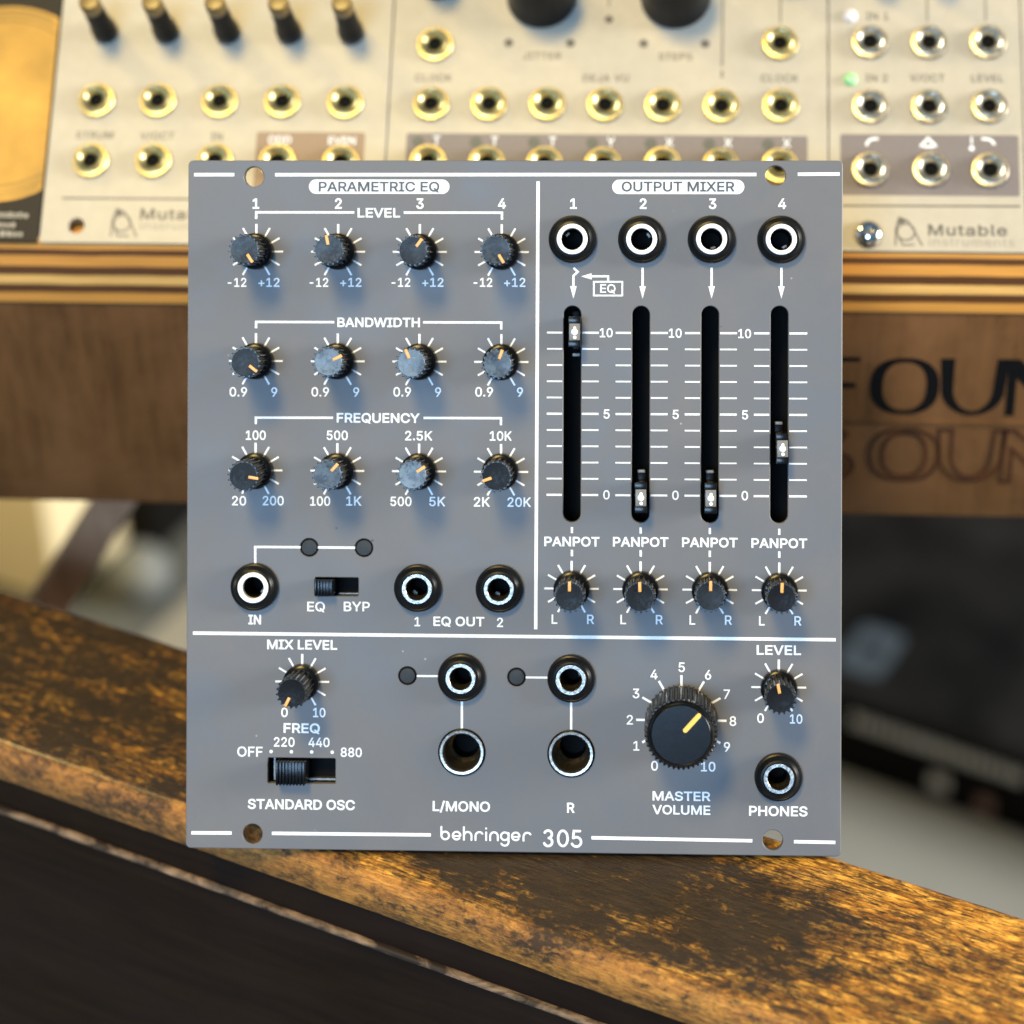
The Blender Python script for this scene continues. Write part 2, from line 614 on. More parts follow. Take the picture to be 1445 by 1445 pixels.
# ------------------------------------------------------------------ letter outlines (cap height 509)
GLYPHS = {}
RAWGLYPHS = {'A':(480,'16,0 201,509 276,509 463,0 395,0 287,302 282,317 276,334 270,352 264,372 257,394 250,420 241,447 232,478 245,478 236,447 228,419 220,393 213,371 206,351 201,333 195,317 191,302 85,0|110,142 110,199 370,199 370,142'),
'B':(456,'60,0 60,509 241,509 266,508 289,504 310,499 329,491 345,481 359,469 371,456 381,442 388,426 394,410 397,392 398,374 397,358 395,344 392,331 387,320 380,310 373,301 365,293 356,286 347,280 336,275 326,270 315,267 315,262 327,261 339,257 351,252 363,245 374,237 385,227 394,216 402,203 409,189 414,173 417,155 418,136 417,117 413,100 408,83 400,67 390,52 377,39 362,28 344,18 324,10 301,4 275,1 247,0|125,57 245,57 272,58 296,63 315,70 330,80 341,92 349,105 354,120 355,137 355,149 352,161 348,173 342,184 335,194 327,203 317,211 306,218 293,224 279,228 264,230 248,231 125,231|125,285 238,285 252,286 265,288 277,291 288,296 299,302 308,309 316,317 323,326 329,337 333,348 335,359 336,372 334,388 330,403 323,417 313,429 299,439 283,446 263,450 240,452 125,452'),
'C':(510,'267,-7 235,-5 205,1 177,11 150,25 126,42 104,63 86,88 70,115 57,146 48,179 42,215 40,254 42,293 48,329 57,362 70,393 86,421 104,445 126,466 150,484 177,498 205,508 235,514 267,516 286,515 305,513 323,509 340,504 357,498 373,490 388,481 402,471 415,460 427,447 438,433 448,418 456,402 463,385 469,367 473,348 408,348 405,361 401,373 395,384 389,395 382,404 375,413 366,421 357,428 348,435 337,440 327,445 315,449 304,452 292,454 280,455 267,456 245,454 223,450 203,443 184,432 166,419 150,403 137,385 125,364 116,340 109,314 105,285 103,254 105,223 109,194 116,168 125,145 137,123 151,105 166,89 184,76 203,66 223,59 245,54 267,53 280,53 292,55 304,57 315,60 327,64 337,69 348,74 357,81 366,88 375,96 382,105 389,114 395,125 401,136 405,148 408,160 473,160 469,142 463,124 457,107 448,91 438,76 428,62 416,49 402,38 388,28 373,19 357,11 341,5 323,0 305,-4 286,-6'),
'D':(503,'219,0 96,0 96,57 215,57 244,58 272,63 296,70 318,81 337,94 354,110 368,128 379,149 388,172 394,198 398,226 399,255 398,285 394,312 388,337 379,361 368,381 354,399 338,415 320,428 299,438 275,446 249,450 221,452 93,452 93,509 225,509 261,507 294,501 325,492 353,478 377,461 399,441 418,418 433,391 446,361 455,329 460,293 462,255 460,217 455,181 446,149 433,119 417,92 398,68 376,48 351,31 322,17 291,8 256,2|125,509 125,0 60,0 60,509'),
'E':(419,'60,0 60,509 372,509 372,452 125,452 125,286 355,286 355,229 125,229 125,57 375,57 375,0'),
'F':(410,'60,0 60,509 369,509 369,452 125,452 125,278 346,278 346,221 125,221 125,0'),
'G':(521,'269,-7 236,-5 205,1 176,11 149,25 125,43 104,64 85,88 69,116 57,146 47,179 42,215 40,254 42,293 47,329 57,362 69,393 85,421 103,445 125,466 149,484 175,498 203,508 233,514 265,516 285,515 304,513 322,509 340,504 358,497 374,489 389,480 403,469 416,458 429,445 439,431 449,416 458,401 465,384 470,367 474,349 408,349 404,361 399,372 393,383 387,393 380,403 373,411 365,420 356,427 347,434 337,439 326,444 315,448 304,452 291,454 279,455 265,456 243,454 222,450 202,443 183,432 166,419 150,404 137,385 125,364 116,340 109,314 105,285 103,254 105,223 109,194 116,168 125,145 137,124 151,105 166,90 184,76 203,66 224,59 246,54 269,53 290,54 309,57 328,63 345,71 360,81 374,93 386,107 396,123 404,141 410,160 414,180 415,202 434,199 283,199 283,256 478,256 478,200 476,170 471,141 463,115 451,91 436,69 419,50 399,33 377,19 352,8 326,0 298,-5'),
'H':(517,'60,0 60,509 125,509 125,289 392,289 392,509 457,509 457,0 392,0 392,232 125,232 125,0'),
'I':(301,'31,0 31,57 118,57 118,452 31,452 31,509 269,509 269,452 183,452 183,57 269,57 269,0'),
'J':(397,'185,-7 153,-4 124,3 98,15 75,33 57,55 44,81 36,111 33,145 33,173 98,173 98,145 99,123 104,104 111,88 122,74 134,64 149,56 166,51 185,50 204,51 220,56 235,64 248,74 258,88 266,104 270,123 272,145 272,509 336,509 336,145 334,111 326,81 313,55 294,33 271,15 246,3 217,-4'),
'K':(467,'104,145 104,216 113,228 122,239 130,250 139,261 148,272 157,282 165,293 174,303 184,314 193,324 202,334 212,344 364,509 448,509 231,276 228,276|60,0 60,509 125,509 125,334 124,225 125,193 125,0|372,0 188,259 228,309 449,0'),
'L':(393,'60,0 60,509 125,509 125,57 361,57 361,0'),
'M':(629,'60,0 60,509 152,509 277,187 280,181 282,174 285,167 287,159 299,123 302,113 305,103 308,93 311,84 314,74 317,65 319,57 322,49 307,49 318,83 330,121 333,131 336,140 339,149 342,158 345,167 348,174 350,181 352,187 476,509 568,509 568,0 504,0 504,291 504,327 505,337 505,347 505,358 505,369 506,413 507,457 513,457 509,445 505,433 502,421 498,409 482,363 478,352 474,341 471,331 467,322 464,313 461,305 458,297 456,291 342,0 286,0 170,291 168,297 165,304 162,312 159,321 145,361 141,372 137,384 133,396 129,408 125,420 121,432 116,445 112,457 119,457 120,416 121,372 122,328 122,318 122,309 122,300 122,291 122,0'),
'N':(524,'60,0 60,509 136,509 343,183 347,176 352,169 357,160 363,151 369,141 375,130 381,119 388,107 394,94 401,82 407,68 414,55 405,54 403,68 402,81 401,95 401,108 400,121 400,134 399,146 399,157 399,195 399,509 463,509 463,0 387,0 202,290 196,300 190,310 184,320 177,331 171,342 164,354 156,367 148,381 108,452 119,454 122,384 123,368 123,354 124,340 124,328 125,317 125,307 125,298 125,291 125,0'),
'O':(534,'267,-7 235,-5 205,1 177,11 150,25 126,42 105,63 86,88 70,115 57,146 48,179 42,215 40,254 42,293 48,329 57,362 70,393 86,421 105,445 126,466 150,484 177,498 205,508 235,514 267,516 299,514 329,508 357,498 384,484 408,466 429,445 448,421 464,393 477,362 486,329 491,293 493,254 491,215 486,179 477,146 464,115 448,88 429,63 408,42 384,25 357,11 329,1 299,-5|267,53 289,54 310,59 330,66 349,76 367,89 383,105 396,123 408,144 418,168 425,194 429,223 430,254 429,286 425,314 418,341 408,365 396,386 383,404 367,420 349,433 330,443 310,450 289,454 267,456 245,454 223,450 203,443 184,433 167,420 151,404 137,385 125,364 116,340 109,314 105,285 103,254 105,223 109,194 116,168 125,144 137,123 151,105 167,89 184,76 203,66 223,59 245,54'),
'P':(445,'60,0 60,509 235,509 263,507 289,503 312,497 332,487 350,476 366,462 379,447 390,430 398,411 404,391 407,370 409,348 407,325 404,304 398,284 390,265 379,248 366,233 350,219 332,207 312,198 289,191 263,187 235,186 109,186 109,242 233,242 252,243 269,246 284,250 297,256 308,264 318,272 327,282 333,294 338,306 342,319 344,333 344,348 344,362 342,376 338,389 333,402 326,413 318,423 308,431 297,439 284,444 268,449 251,451 232,452 125,452 125,0'),
'Q':(534,'245,159 313,159 369,85 384,65 468,-48 401,-48 346,27 331,46|267,-7 235,-5 205,1 177,11 150,25 126,42 105,63 86,88 70,115 57,146 48,179 42,215 40,254 42,293 48,329 57,362 70,393 86,421 105,445 126,466 150,484 177,498 205,508 235,514 267,516 299,514 329,508 357,498 384,484 408,466 429,445 448,421 464,393 477,362 486,329 491,293 493,254 491,215 486,179 477,146 464,115 448,88 429,63 408,42 384,25 357,11 329,1 299,-5|267,53 289,54 310,59 330,66 349,76 367,89 383,105 396,123 408,144 418,168 425,194 429,223 430,254 429,286 425,314 418,341 408,365 396,386 383,404 367,420 349,433 330,443 310,450 289,454 267,456 245,454 223,450 203,443 184,433 167,420 151,404 137,385 125,364 116,340 109,314 105,285 103,254 105,223 109,194 116,168 125,144 137,123 151,105 167,89 184,76 203,66 223,59 245,54'),
'R':(449,'60,0 60,509 236,509 264,507 290,504 313,497 333,489 351,478 367,465 380,450 390,433 399,415 405,395 408,374 409,352 408,330 405,309 399,290 390,271 380,255 367,240 351,228 333,217 312,209 289,203 264,199 236,198 96,198 96,255 234,255 252,256 269,258 284,262 298,267 309,273 319,281 327,290 334,300 339,312 342,324 344,338 345,352 344,367 342,380 339,393 334,405 327,415 319,425 309,433 298,440 284,445 269,449 252,451 233,452 125,452 125,0|353,0 230,229 303,229 428,0'),
'S':(447,'224,-9 197,-8 172,-4 149,1 128,9 108,19 91,31 76,45 64,60 54,77 46,96 41,115 38,137 104,137 107,123 110,110 116,98 123,88 132,79 142,71 154,64 166,59 180,55 194,52 209,50 224,49 241,50 257,52 272,55 286,60 299,66 311,74 321,82 329,92 336,102 341,114 345,126 346,139 345,151 342,161 338,171 332,179 325,186 316,193 307,199 296,205 284,209 272,214 259,218 245,222 184,239 154,249 128,260 105,274 86,289 71,307 60,326 54,348 52,372 53,393 58,413 65,431 75,448 87,463 102,476 119,488 138,498 158,506 180,511 203,514 227,516 252,514 275,511 296,505 316,498 334,488 351,476 365,463 377,449 387,433 394,415 399,397 401,378 337,378 334,396 326,412 316,426 302,437 286,447 267,453 247,457 225,459 209,458 194,456 180,452 167,448 156,442 145,435 136,427 129,418 123,409 118,398 116,387 115,376 116,363 119,352 124,342 131,334 139,326 148,319 158,313 169,308 180,304 191,300 202,296 212,293 264,279 276,276 287,272 299,268 312,264 324,258 336,252 347,245 359,238 369,229 379,220 387,209 395,198 401,185 405,171 407,155 408,139 407,118 403,99 396,81 386,64 374,48 360,34 343,21 323,11 302,2 278,-4 252,-8'),
'T':(449,'32,452 32,509 417,509 417,452 257,452 257,0 193,0 193,452'),
'U':(518,'259,-8 230,-7 203,-2 177,5 154,15 133,28 114,43 98,60 85,80 74,101 66,124 62,148 60,173 60,509 124,509 124,178 125,160 128,144 133,128 141,113 150,99 160,87 173,77 187,68 203,61 220,56 239,53 259,52 279,53 298,56 315,61 331,68 345,77 357,87 368,99 377,113 384,128 389,144 392,160 393,178 393,509 457,509 457,173 456,148 451,124 443,101 433,80 419,60 403,43 384,28 363,15 340,5 315,-2 288,-7'),
'V':(480,'204,0 16,509 84,509 192,206 197,192 203,176 209,158 215,137 222,115 230,89 239,61 248,31 235,31 244,62 252,90 260,115 267,138 274,158 279,176 285,192 290,206 395,509 463,509 278,0'),
'W':(687,'155,0 16,509 82,509 163,196 166,183 170,171 173,158 175,145 178,133 181,120 184,107 187,94 189,80 192,67 195,53 197,40 189,40 192,53 194,67 197,80 200,94 203,107 205,120 208,133 211,145 214,158 218,171 221,183 224,196 306,509 380,509 462,196 465,183 468,171 471,158 474,145 477,133 480,120 483,107 486,94 489,80 492,67 494,53 497,40 488,40 491,53 493,67 496,80 499,94 502,107 504,120 507,133 510,145 523,196 603,509 670,509 530,0 455,0 368,323 363,339 359,356 355,373 351,391 347,410 344,431 340,452 336,475 350,475 346,453 342,433 339,413 335,395 331,377 327,359 323,341 318,323 230,0'),
'X':(475,'18,0 217,284 217,236 29,509 104,509 178,400 185,389 192,379 198,370 204,361 209,353 214,345 219,337 223,329 228,321 233,312 238,302 243,292 232,292 237,302 243,311 247,320 252,329 257,337 261,345 266,353 272,361 278,370 284,379 291,389 298,400 374,509 446,509 259,239 259,287 456,0 382,0 292,129 286,139 279,149 274,157 268,165 263,173 259,180 254,188 250,195 245,203 241,212 236,221 230,231 244,231 239,222 235,213 230,204 225,196 221,189 216,181 211,174 206,166 201,158 195,149 189,139 182,129 91,0'),
'Y':(472,'203,0 203,208 16,509 91,509 192,344 200,331 208,318 215,305 222,292 229,279 236,264 243,248 250,230 224,230 231,248 237,265 244,280 251,293 258,306 265,318 273,331 280,344 381,509 455,509 268,208 268,0'),
'0':(453,'227,-7 199,-5 174,1 151,11 130,24 111,41 95,62 80,86 69,113 60,144 53,178 49,214 48,254 49,294 53,330 60,364 69,395 81,422 95,447 112,467 130,484 151,498 174,508 200,514 227,516 254,514 279,508 302,498 323,484 342,467 358,447 372,422 384,395 393,364 400,330 404,294 405,254 404,214 400,178 393,144 384,113 373,86 359,62 342,41 323,24 302,11 279,1 254,-5|227,50 245,51 261,56 276,63 290,74 303,87 313,103 323,122 330,144 336,168 340,194 343,223 344,254 343,285 340,314 336,341 330,365 323,387 313,405 303,422 290,435 276,446 261,453 245,458 227,460 209,458 192,453 177,446 163,435 151,422 140,405 131,387 123,365 117,341 113,314 110,285 109,254 110,223 113,194 117,168 123,144 131,122 140,103 151,87 163,74 177,63 192,56 209,51'),
'1':(453,'76,0 76,55 391,55 391,0|276,509 276,0 212,0 212,448 209,448 86,358 86,427 198,509'),
'2':(453,'64,0 64,47 234,229 248,243 261,257 272,270 282,282 291,294 299,305 305,316 311,327 315,337 318,348 320,360 320,371 319,385 317,397 313,408 308,419 301,428 293,436 283,443 273,449 262,454 250,457 237,459 224,460 209,459 196,457 184,453 172,447 162,441 153,433 145,424 139,413 134,402 130,390 128,376 127,362 66,362 67,384 71,405 77,424 86,442 98,459 111,473 126,486 143,496 162,505 182,511 203,514 225,516 247,514 268,511 288,505 306,497 323,486 337,474 350,461 361,445 370,428 376,411 380,392 381,372 380,358 378,345 375,331 371,318 365,304 357,290 347,275 336,259 322,241 306,223 288,202 267,180 153,60 153,57 389,57 389,0'),
'3':(453,'218,-7 195,-6 173,-3 152,2 133,10 114,19 98,30 83,43 70,57 60,74 52,91 46,111 44,132 109,132 111,119 115,107 120,97 126,87 134,78 144,71 154,64 165,59 178,55 191,52 204,50 219,50 234,51 248,53 262,56 275,61 287,67 297,74 307,83 315,93 321,104 325,116 328,130 329,145 328,158 326,172 322,184 316,196 308,207 299,217 288,226 275,234 260,240 242,244 223,247 201,248 157,248 157,299 288,448 288,452 70,452 70,509 372,509 372,461 211,278 211,289 239,290 264,288 287,284 308,276 327,265 344,253 359,239 371,222 381,205 387,186 392,166 393,145 392,123 387,103 380,84 370,66 358,50 344,36 327,23 309,12 288,4 266,-2 243,-6'),
'4':(453,'40,105 40,158 247,509 311,509 109,166 109,163 413,163 413,105|282,0 282,121 282,146 282,318 343,318 343,0'),
'5':(453,'221,-7 199,-6 178,-2 159,3 140,11 123,21 108,32 94,45 83,60 73,76 66,93 62,111 60,130 122,130 124,119 127,108 132,98 138,89 145,80 154,73 163,66 173,60 184,56 196,52 208,50 221,50 236,51 250,53 264,58 276,64 288,72 298,82 307,92 314,104 320,117 324,131 327,146 328,162 327,178 324,193 320,208 314,221 306,233 297,244 286,254 275,262 262,269 248,273 233,276 218,277 205,276 192,275 180,272 167,268 156,264 145,258 136,252 128,246 67,253 96,509 366,509 366,452 151,452 134,301 136,301 145,308 155,315 166,320 178,325 190,329 203,331 216,333 229,334 247,333 263,330 279,326 294,321 308,314 321,306 334,296 345,285 355,273 364,260 372,246 379,231 384,215 388,199 390,181 391,163 390,139 385,117 379,95 369,76 357,57 343,41 327,27 309,15 289,6 268,-1 245,-5'),
'6':(453,'226,-7 203,-5 182,-1 161,5 142,15 125,26 109,40 96,56 84,74 75,94 69,115 65,138 64,162 65,180 68,199 73,219 80,239 89,261 102,285 118,311 137,340 252,509 322,509 151,261 145,261 149,268 154,275 159,281 165,288 172,293 179,299 187,303 196,307 205,310 214,312 224,314 235,314 257,313 278,309 298,303 316,295 332,284 346,271 359,257 370,240 378,221 384,201 388,180 389,157 388,134 384,112 377,92 368,73 356,55 343,39 327,26 310,14 291,5 271,-2 249,-6|226,48 241,49 254,52 267,56 279,63 289,70 299,79 307,90 314,101 320,114 324,128 327,142 327,157 327,173 324,187 320,201 314,213 307,225 299,235 289,244 279,251 267,258 254,262 241,264 226,265 212,264 198,262 186,258 174,252 163,244 153,235 145,225 138,214 132,201 128,188 126,174 125,158 126,143 128,128 132,114 138,102 145,90 153,79 163,70 174,63 186,56 198,52 212,49'),
'7':(453,'97,0 323,448 323,452 62,452 62,509 391,509 391,449 165,0'),
'8':(453,'226,-7 201,-6 178,-2 156,3 136,11 117,21 101,33 86,47 74,62 64,78 57,96 53,115 52,135 53,151 55,166 59,181 65,195 72,208 81,220 90,231 101,241 113,249 125,256 139,261 153,265 153,267 135,273 119,282 105,293 93,308 83,324 76,342 72,360 70,380 72,399 75,417 82,434 90,450 101,464 114,477 129,488 146,498 164,506 184,511 204,514 226,516 248,514 269,511 288,506 306,498 323,488 337,477 350,464 361,450 370,434 377,417 380,399 382,380 380,361 376,342 369,324 359,308 347,293 333,282 318,273 300,267 300,265 314,261 327,256 339,249 351,241 362,231 372,220 380,208 387,195 393,181 397,166 400,151 401,135 399,115 395,96 388,78 378,62 366,47 352,33 335,21 317,11 296,3 275,-2 251,-6|226,49 243,50 258,52 272,55 285,60 296,66 307,74 315,82 323,91 329,102 333,113 336,126 337,139 336,152 333,165 329,177 322,189 314,199 305,208 295,216 283,223 270,228 256,232 242,234 226,235 211,234 196,232 182,228 169,223 157,216 147,208 138,199 130,189 123,177 119,165 116,152 115,139 116,126 119,113 123,102 129,91 136,82 145,74 156,66 167,60 180,55 195,52 210,50|226,290 239,290 252,292 263,296 274,300 284,306 293,313 300,321 307,330 312,341 316,351 318,363 319,376 318,388 316,399 313,410 308,420 301,429 294,437 285,444 275,449 264,454 252,457 240,459 226,460 213,459 200,457 188,454 177,449 167,444 159,437 151,429 145,420 139,410 136,399 134,388 133,376 134,363 136,351 139,341 145,330 151,321 159,313 168,306 178,300 189,296 201,292 213,290'),
'9':(453,'226,516 249,514 271,510 291,503 310,494 328,482 343,468 356,452 368,434 377,414 384,393 388,371 389,347 388,328 385,309 380,290 373,270 363,248 350,224 334,197 315,168 200,0 130,0 301,248 307,248 303,240 299,234 294,227 287,221 281,215 273,210 265,206 257,202 248,199 238,196 228,195 218,195 195,196 175,199 155,206 137,214 121,225 106,237 94,252 83,269 74,287 68,307 65,329 64,352 65,375 69,397 75,417 85,436 96,454 110,469 125,483 143,494 162,504 182,510 203,514|226,460 212,459 199,457 186,452 174,446 163,438 154,429 145,419 138,407 133,395 129,381 126,367 125,352 126,336 129,322 133,308 138,295 145,284 154,274 163,265 174,257 186,251 199,247 212,244 226,243 240,244 254,247 267,251 279,257 289,265 299,273 307,284 314,295 320,308 324,321 327,335 327,350 327,366 324,381 320,394 314,407 307,419 299,429 290,438 279,446 267,452 254,457 241,459'),
'+':(453,'198,34 198,364 255,364 255,34|61,172 61,226 391,226 391,172'),
'-':(453,'337,244 337,188 114,188 114,244'),
'.':(188,'95,-4 86,-4 78,-1 70,3 63,9 57,16 53,24 50,32 50,41 50,50 53,59 57,66 63,73 70,79 78,83 86,86 95,87 104,86 113,83 121,79 128,73 134,66 138,59 140,50 141,41 140,32 138,24 134,16 128,9 121,3 113,-1 104,-4'),
'/':(250,'235,533 71,-76 14,-76 178,533'),
'u':(410,'182,-5 164,-4 146,-1 130,4 115,11 101,20 89,31 78,44 69,59 62,76 57,95 54,116 53,139 53,379 114,379 114,144 115,123 119,105 127,89 137,75 150,64 164,56 181,52 200,50 213,51 226,53 238,57 249,62 259,69 268,77 276,86 283,97 289,109 293,122 295,137 296,153 296,379 357,379 357,0 298,0 298,92 307,92 297,67 286,47 272,30 257,17 240,7 222,0 203,-4'),
't':(228,'204,379 204,327 6,327 6,379|65,471 126,471 126,98 127,86 128,76 132,68 136,61 142,56 150,53 159,51 170,50 173,50 177,50 181,51 185,51 190,52 194,52 198,53 202,54 213,2 208,0 203,-1 198,-2 192,-3 186,-3 180,-4 174,-4 168,-4 145,-3 125,2 107,10 92,21 80,35 72,52 67,71 65,93'),
'a':(390,'160,-9 142,-8 126,-5 110,-1 94,5 80,12 68,22 57,32 48,45 40,58 35,73 31,90 30,108 31,123 34,138 38,150 43,161 50,171 58,179 67,187 78,193 89,199 100,203 112,207 125,211 138,213 152,216 165,218 178,220 194,222 209,224 222,225 234,227 244,228 252,230 259,232 265,235 270,238 273,243 275,248 276,255 276,257 275,268 273,279 271,288 267,297 262,304 256,311 248,317 240,322 230,326 220,329 208,330 196,331 183,330 171,329 159,326 149,322 140,318 132,313 124,307 118,301 112,294 107,288 103,281 100,274 41,291 48,308 57,322 67,335 79,346 91,355 104,364 118,370 133,375 148,379 163,382 179,384 194,384 204,384 215,383 227,382 239,379 251,376 263,372 275,367 286,360 296,353 306,343 315,333 322,320 329,306 333,290 336,272 337,251 337,0 277,0 277,52 272,52 269,45 264,38 258,32 252,25 244,18 236,12 226,6 215,1 203,-3 190,-6 176,-8|170,45 187,46 202,49 216,53 228,59 239,66 248,74 257,83 263,93 269,104 272,115 275,126 276,138 276,190 273,188 270,186 265,184 259,182 253,180 246,179 239,177 231,176 223,175 216,173 208,172 200,171 175,168 165,166 154,164 144,162 134,159 125,155 117,150 110,145 103,139 98,132 95,124 93,115 92,105 92,95 94,87 98,79 102,72 107,66 114,61 121,56 130,52 139,49 149,47 159,46'),
'b':(425,'229,-8 213,-7 198,-5 184,-1 172,4 162,10 153,17 145,24 138,31 132,39 127,46 122,53 118,59 112,59 112,0 53,0 53,509 114,509 114,319 118,319 122,325 127,331 132,338 137,346 144,353 152,360 161,367 171,373 183,378 197,381 212,384 229,384 252,383 274,378 294,371 313,361 330,347 345,332 359,313 370,293 379,270 385,245 389,218 390,189 389,160 385,133 379,108 370,84 359,64 346,45 330,29 313,16 294,5 274,-2 252,-7|220,47 237,48 253,51 267,57 279,66 291,76 301,88 309,101 316,117 321,133 325,151 327,170 328,189 327,209 325,227 321,245 316,261 309,276 301,290 291,301 280,311 267,319 253,325 237,329 220,330 203,329 188,325 174,320 161,312 150,302 140,291 132,278 125,263 120,247 116,229 113,210 113,189 113,169 116,150 120,132 125,115 132,100 140,86 150,75 162,65 174,57 188,51 204,48'),
'l':(189,'139,-2 119,-1 101,3 86,10 74,20 65,33 58,47 54,65 53,84 53,509 114,509 114,99 114,87 115,77 117,68 120,62 124,58 130,54 137,53 146,52 150,52 154,52 158,52 160,53 163,53 165,53 167,54 170,54 181,3 176,2 172,1 167,0 162,-1 156,-2 151,-2 145,-2'),
'e':(404,'212,-8 185,-7 161,-2 138,6 117,16 98,30 82,46 68,64 56,85 46,108 40,132 35,159 34,187 35,215 39,242 46,267 55,290 67,311 81,329 97,346 115,359 135,370 157,378 180,383 205,384 221,384 236,382 251,379 266,374 280,368 294,361 307,351 319,341 331,329 341,315 350,299 357,282 363,263 368,242 370,219 371,194 371,169 75,169 75,221 338,221 310,202 309,220 307,237 303,254 298,269 291,282 283,294 273,305 263,314 250,321 237,326 222,329 205,330 189,329 173,326 159,321 146,313 135,304 125,294 116,282 109,270 103,256 99,241 97,226 96,211 96,178 97,157 100,139 104,122 110,106 118,92 128,80 139,70 151,61 165,55 179,50 195,47 212,46 224,47 234,48 244,50 254,53 263,56 271,61 278,66 285,73 292,80 297,88 302,96 306,105 365,91 360,77 353,63 345,51 335,39 324,29 311,19 298,11 283,4 266,-1 249,-5 231,-7'),
's':(365,'182,-8 163,-7 145,-5 128,-2 112,3 98,10 84,18 72,27 62,38 53,50 45,63 40,78 36,94 94,107 99,92 105,79 114,69 124,60 136,54 150,49 165,46 181,45 200,46 217,50 232,55 244,62 255,71 262,81 267,91 268,103 267,112 265,121 260,129 254,136 246,142 237,147 225,151 212,155 149,170 125,177 104,186 87,196 72,208 61,222 53,237 48,255 47,274 48,290 51,305 57,319 65,332 75,343 87,354 100,363 115,370 131,377 149,381 167,384 187,384 206,384 223,381 239,378 254,372 267,366 279,358 290,349 299,339 307,328 314,316 319,303 324,290 268,277 264,288 258,298 251,307 243,316 232,323 219,328 205,331 187,333 171,332 156,329 143,324 131,317 121,308 114,299 110,289 109,277 110,267 112,258 117,250 124,243 133,237 144,232 157,227 172,223 229,209 254,202 275,194 292,183 306,171 317,158 325,142 330,125 331,107 330,90 326,75 321,61 312,47 302,35 290,24 276,15 260,6 242,0 223,-5 203,-7'),
'i':(167,'53,0 53,379 114,379 114,0|84,443 75,444 67,446 60,449 54,455 48,461 44,468 42,475 41,483 42,491 44,499 48,506 54,512 60,517 67,521 75,523 84,524 92,523 100,521 107,517 114,512 119,506 123,499 126,491 126,483 126,475 123,468 119,461 114,455 107,449 100,446 92,444'),
'n':(410,'114,227 114,0 53,0 53,379 112,379 112,287 102,287 112,312 124,332 137,349 152,362 169,372 187,379 207,383 227,384 246,383 264,380 280,376 295,369 309,360 321,349 332,336 341,321 348,304 353,285 356,264 357,240 357,0 296,0 296,235 295,256 290,275 283,291 273,304 260,315 246,323 229,328 210,329 197,328 184,326 172,322 161,317 150,311 141,303 133,293 126,283 121,271 117,257 114,243'),
'r':(259,'53,0 53,379 112,379 112,321 115,321 122,335 130,347 140,358 152,367 166,375 181,380 196,384 213,385 217,385 221,385 225,385 229,384 243,384 243,322 242,323 239,323 235,324 230,324 224,325 219,325 213,326 207,326 194,325 182,323 170,319 159,315 149,309 140,301 132,293 126,284 121,273 117,262 114,250 114,237 114,0'),
'm':(610,'53,0 53,379 112,379 112,295 108,295 112,310 118,323 125,335 132,346 141,355 151,363 161,370 172,376 183,380 195,384 207,386 219,386 239,385 257,380 273,372 287,361 299,347 309,331 316,314 321,295 312,295 317,308 322,321 329,332 337,343 347,353 357,361 368,369 381,375 394,380 407,383 422,385 437,386 453,385 468,383 483,378 497,372 510,364 522,354 532,342 541,328 548,313 553,296 556,276 557,255 557,0 496,0 496,254 494,273 490,289 483,302 473,313 460,321 447,326 433,329 419,330 406,330 395,328 384,324 374,320 365,314 358,307 351,299 345,290 341,280 338,270 336,259 335,247 335,0 274,0 274,260 273,275 269,288 262,301 253,311 242,320 229,326 215,329 199,330 188,330 178,328 168,325 158,320 148,314 140,307 132,299 126,289 121,278 117,266 114,253 114,238 114,0'),
' ':(187,''),
}
def _parse():
    for ch, (adv, s) in RAWGLYPHS.items():
        cs = [[tuple(map(float, q.split(','))) for q in c.split(' ')] for c in s.split('|')] if s else []
        GLYPHS[ch] = (adv, cs)


_parse()


def letters(s, cx, cy, h, w=None, bold=0.0, align='C', track=0.0):
    """list of layers; each layer is a list of [outer, holes...] outlines centred on cx, cy"""
    k = h / 509.0
    x, put = 0.0, []
    for ch in s:
        adv, cs = GLYPHS[ch]
        put.append((x, cs))
        x += adv + track
    xs = [x0 + p[0] for x0, cs in put for c in cs for p in c]
    lo, hi = min(xs), max(xs)
    kx = k if w is None else (w - 2 * bold * k) / (hi - lo)
    ox = cx - (lo + hi) / 2 * kx if align == 'C' else cx - lo * kx
    h0, h = h, h * 509 / (509 + 2 * bold)
    k = h / 509.0
    if w is None:
        kx = k
    ox = cx - (lo + hi) / 2 * kx if align == 'C' else cx - lo * kx
    oy = cy - h / 2
    out = []
    for x0, cs in put:
        if not cs:
            continue
        out.append((0, [[((x0 + p[0]) * kx + ox, p[1] * k + oy) for p in c] for c in cs]))
    return out


def band(mb, c, w, z):
    """closed flat band of width w following an outline"""
    n = len(c)
    L, Q = ribbon(c, w, True)
    Q = Q[::-1]
    vs, fs = [], []
    for i in range(n):
        j = (i + 1) % n
        zz_ = z + 0.0007 * (i % 3)
        k = len(vs)
        vs += [(*L[i], zz_), (*Q[i], zz_), (*Q[j], zz_), (*L[j], zz_)]
        a_ = (Q[i][0] - L[i][0]) * (L[j][1] - L[i][1]) - (Q[i][1] - L[i][1]) * (L[j][0] - L[i][0])
        fs.append((k, k + 1, k + 2, k + 3) if a_ > 0 else (k + 3, k + 2, k + 1, k))
    mb.add(vs, fs)


def write(mb, s, cx, cy, h, w=None, bold=0.0, z=0.03, align='C', track=0.0):
    for li, g in letters(s, cx, cy, h, w, bold, align, track):
        mb.fill_wound(g, z)
        if bold:
            for k_, c in enumerate(g):
                band(mb, c, 2 * bold * h / 509, z + 0.013 + 0.004 * k_)


def rule(mb, w, pts, z=0.03):
    mb.fill(ribbon(pts, w), z)


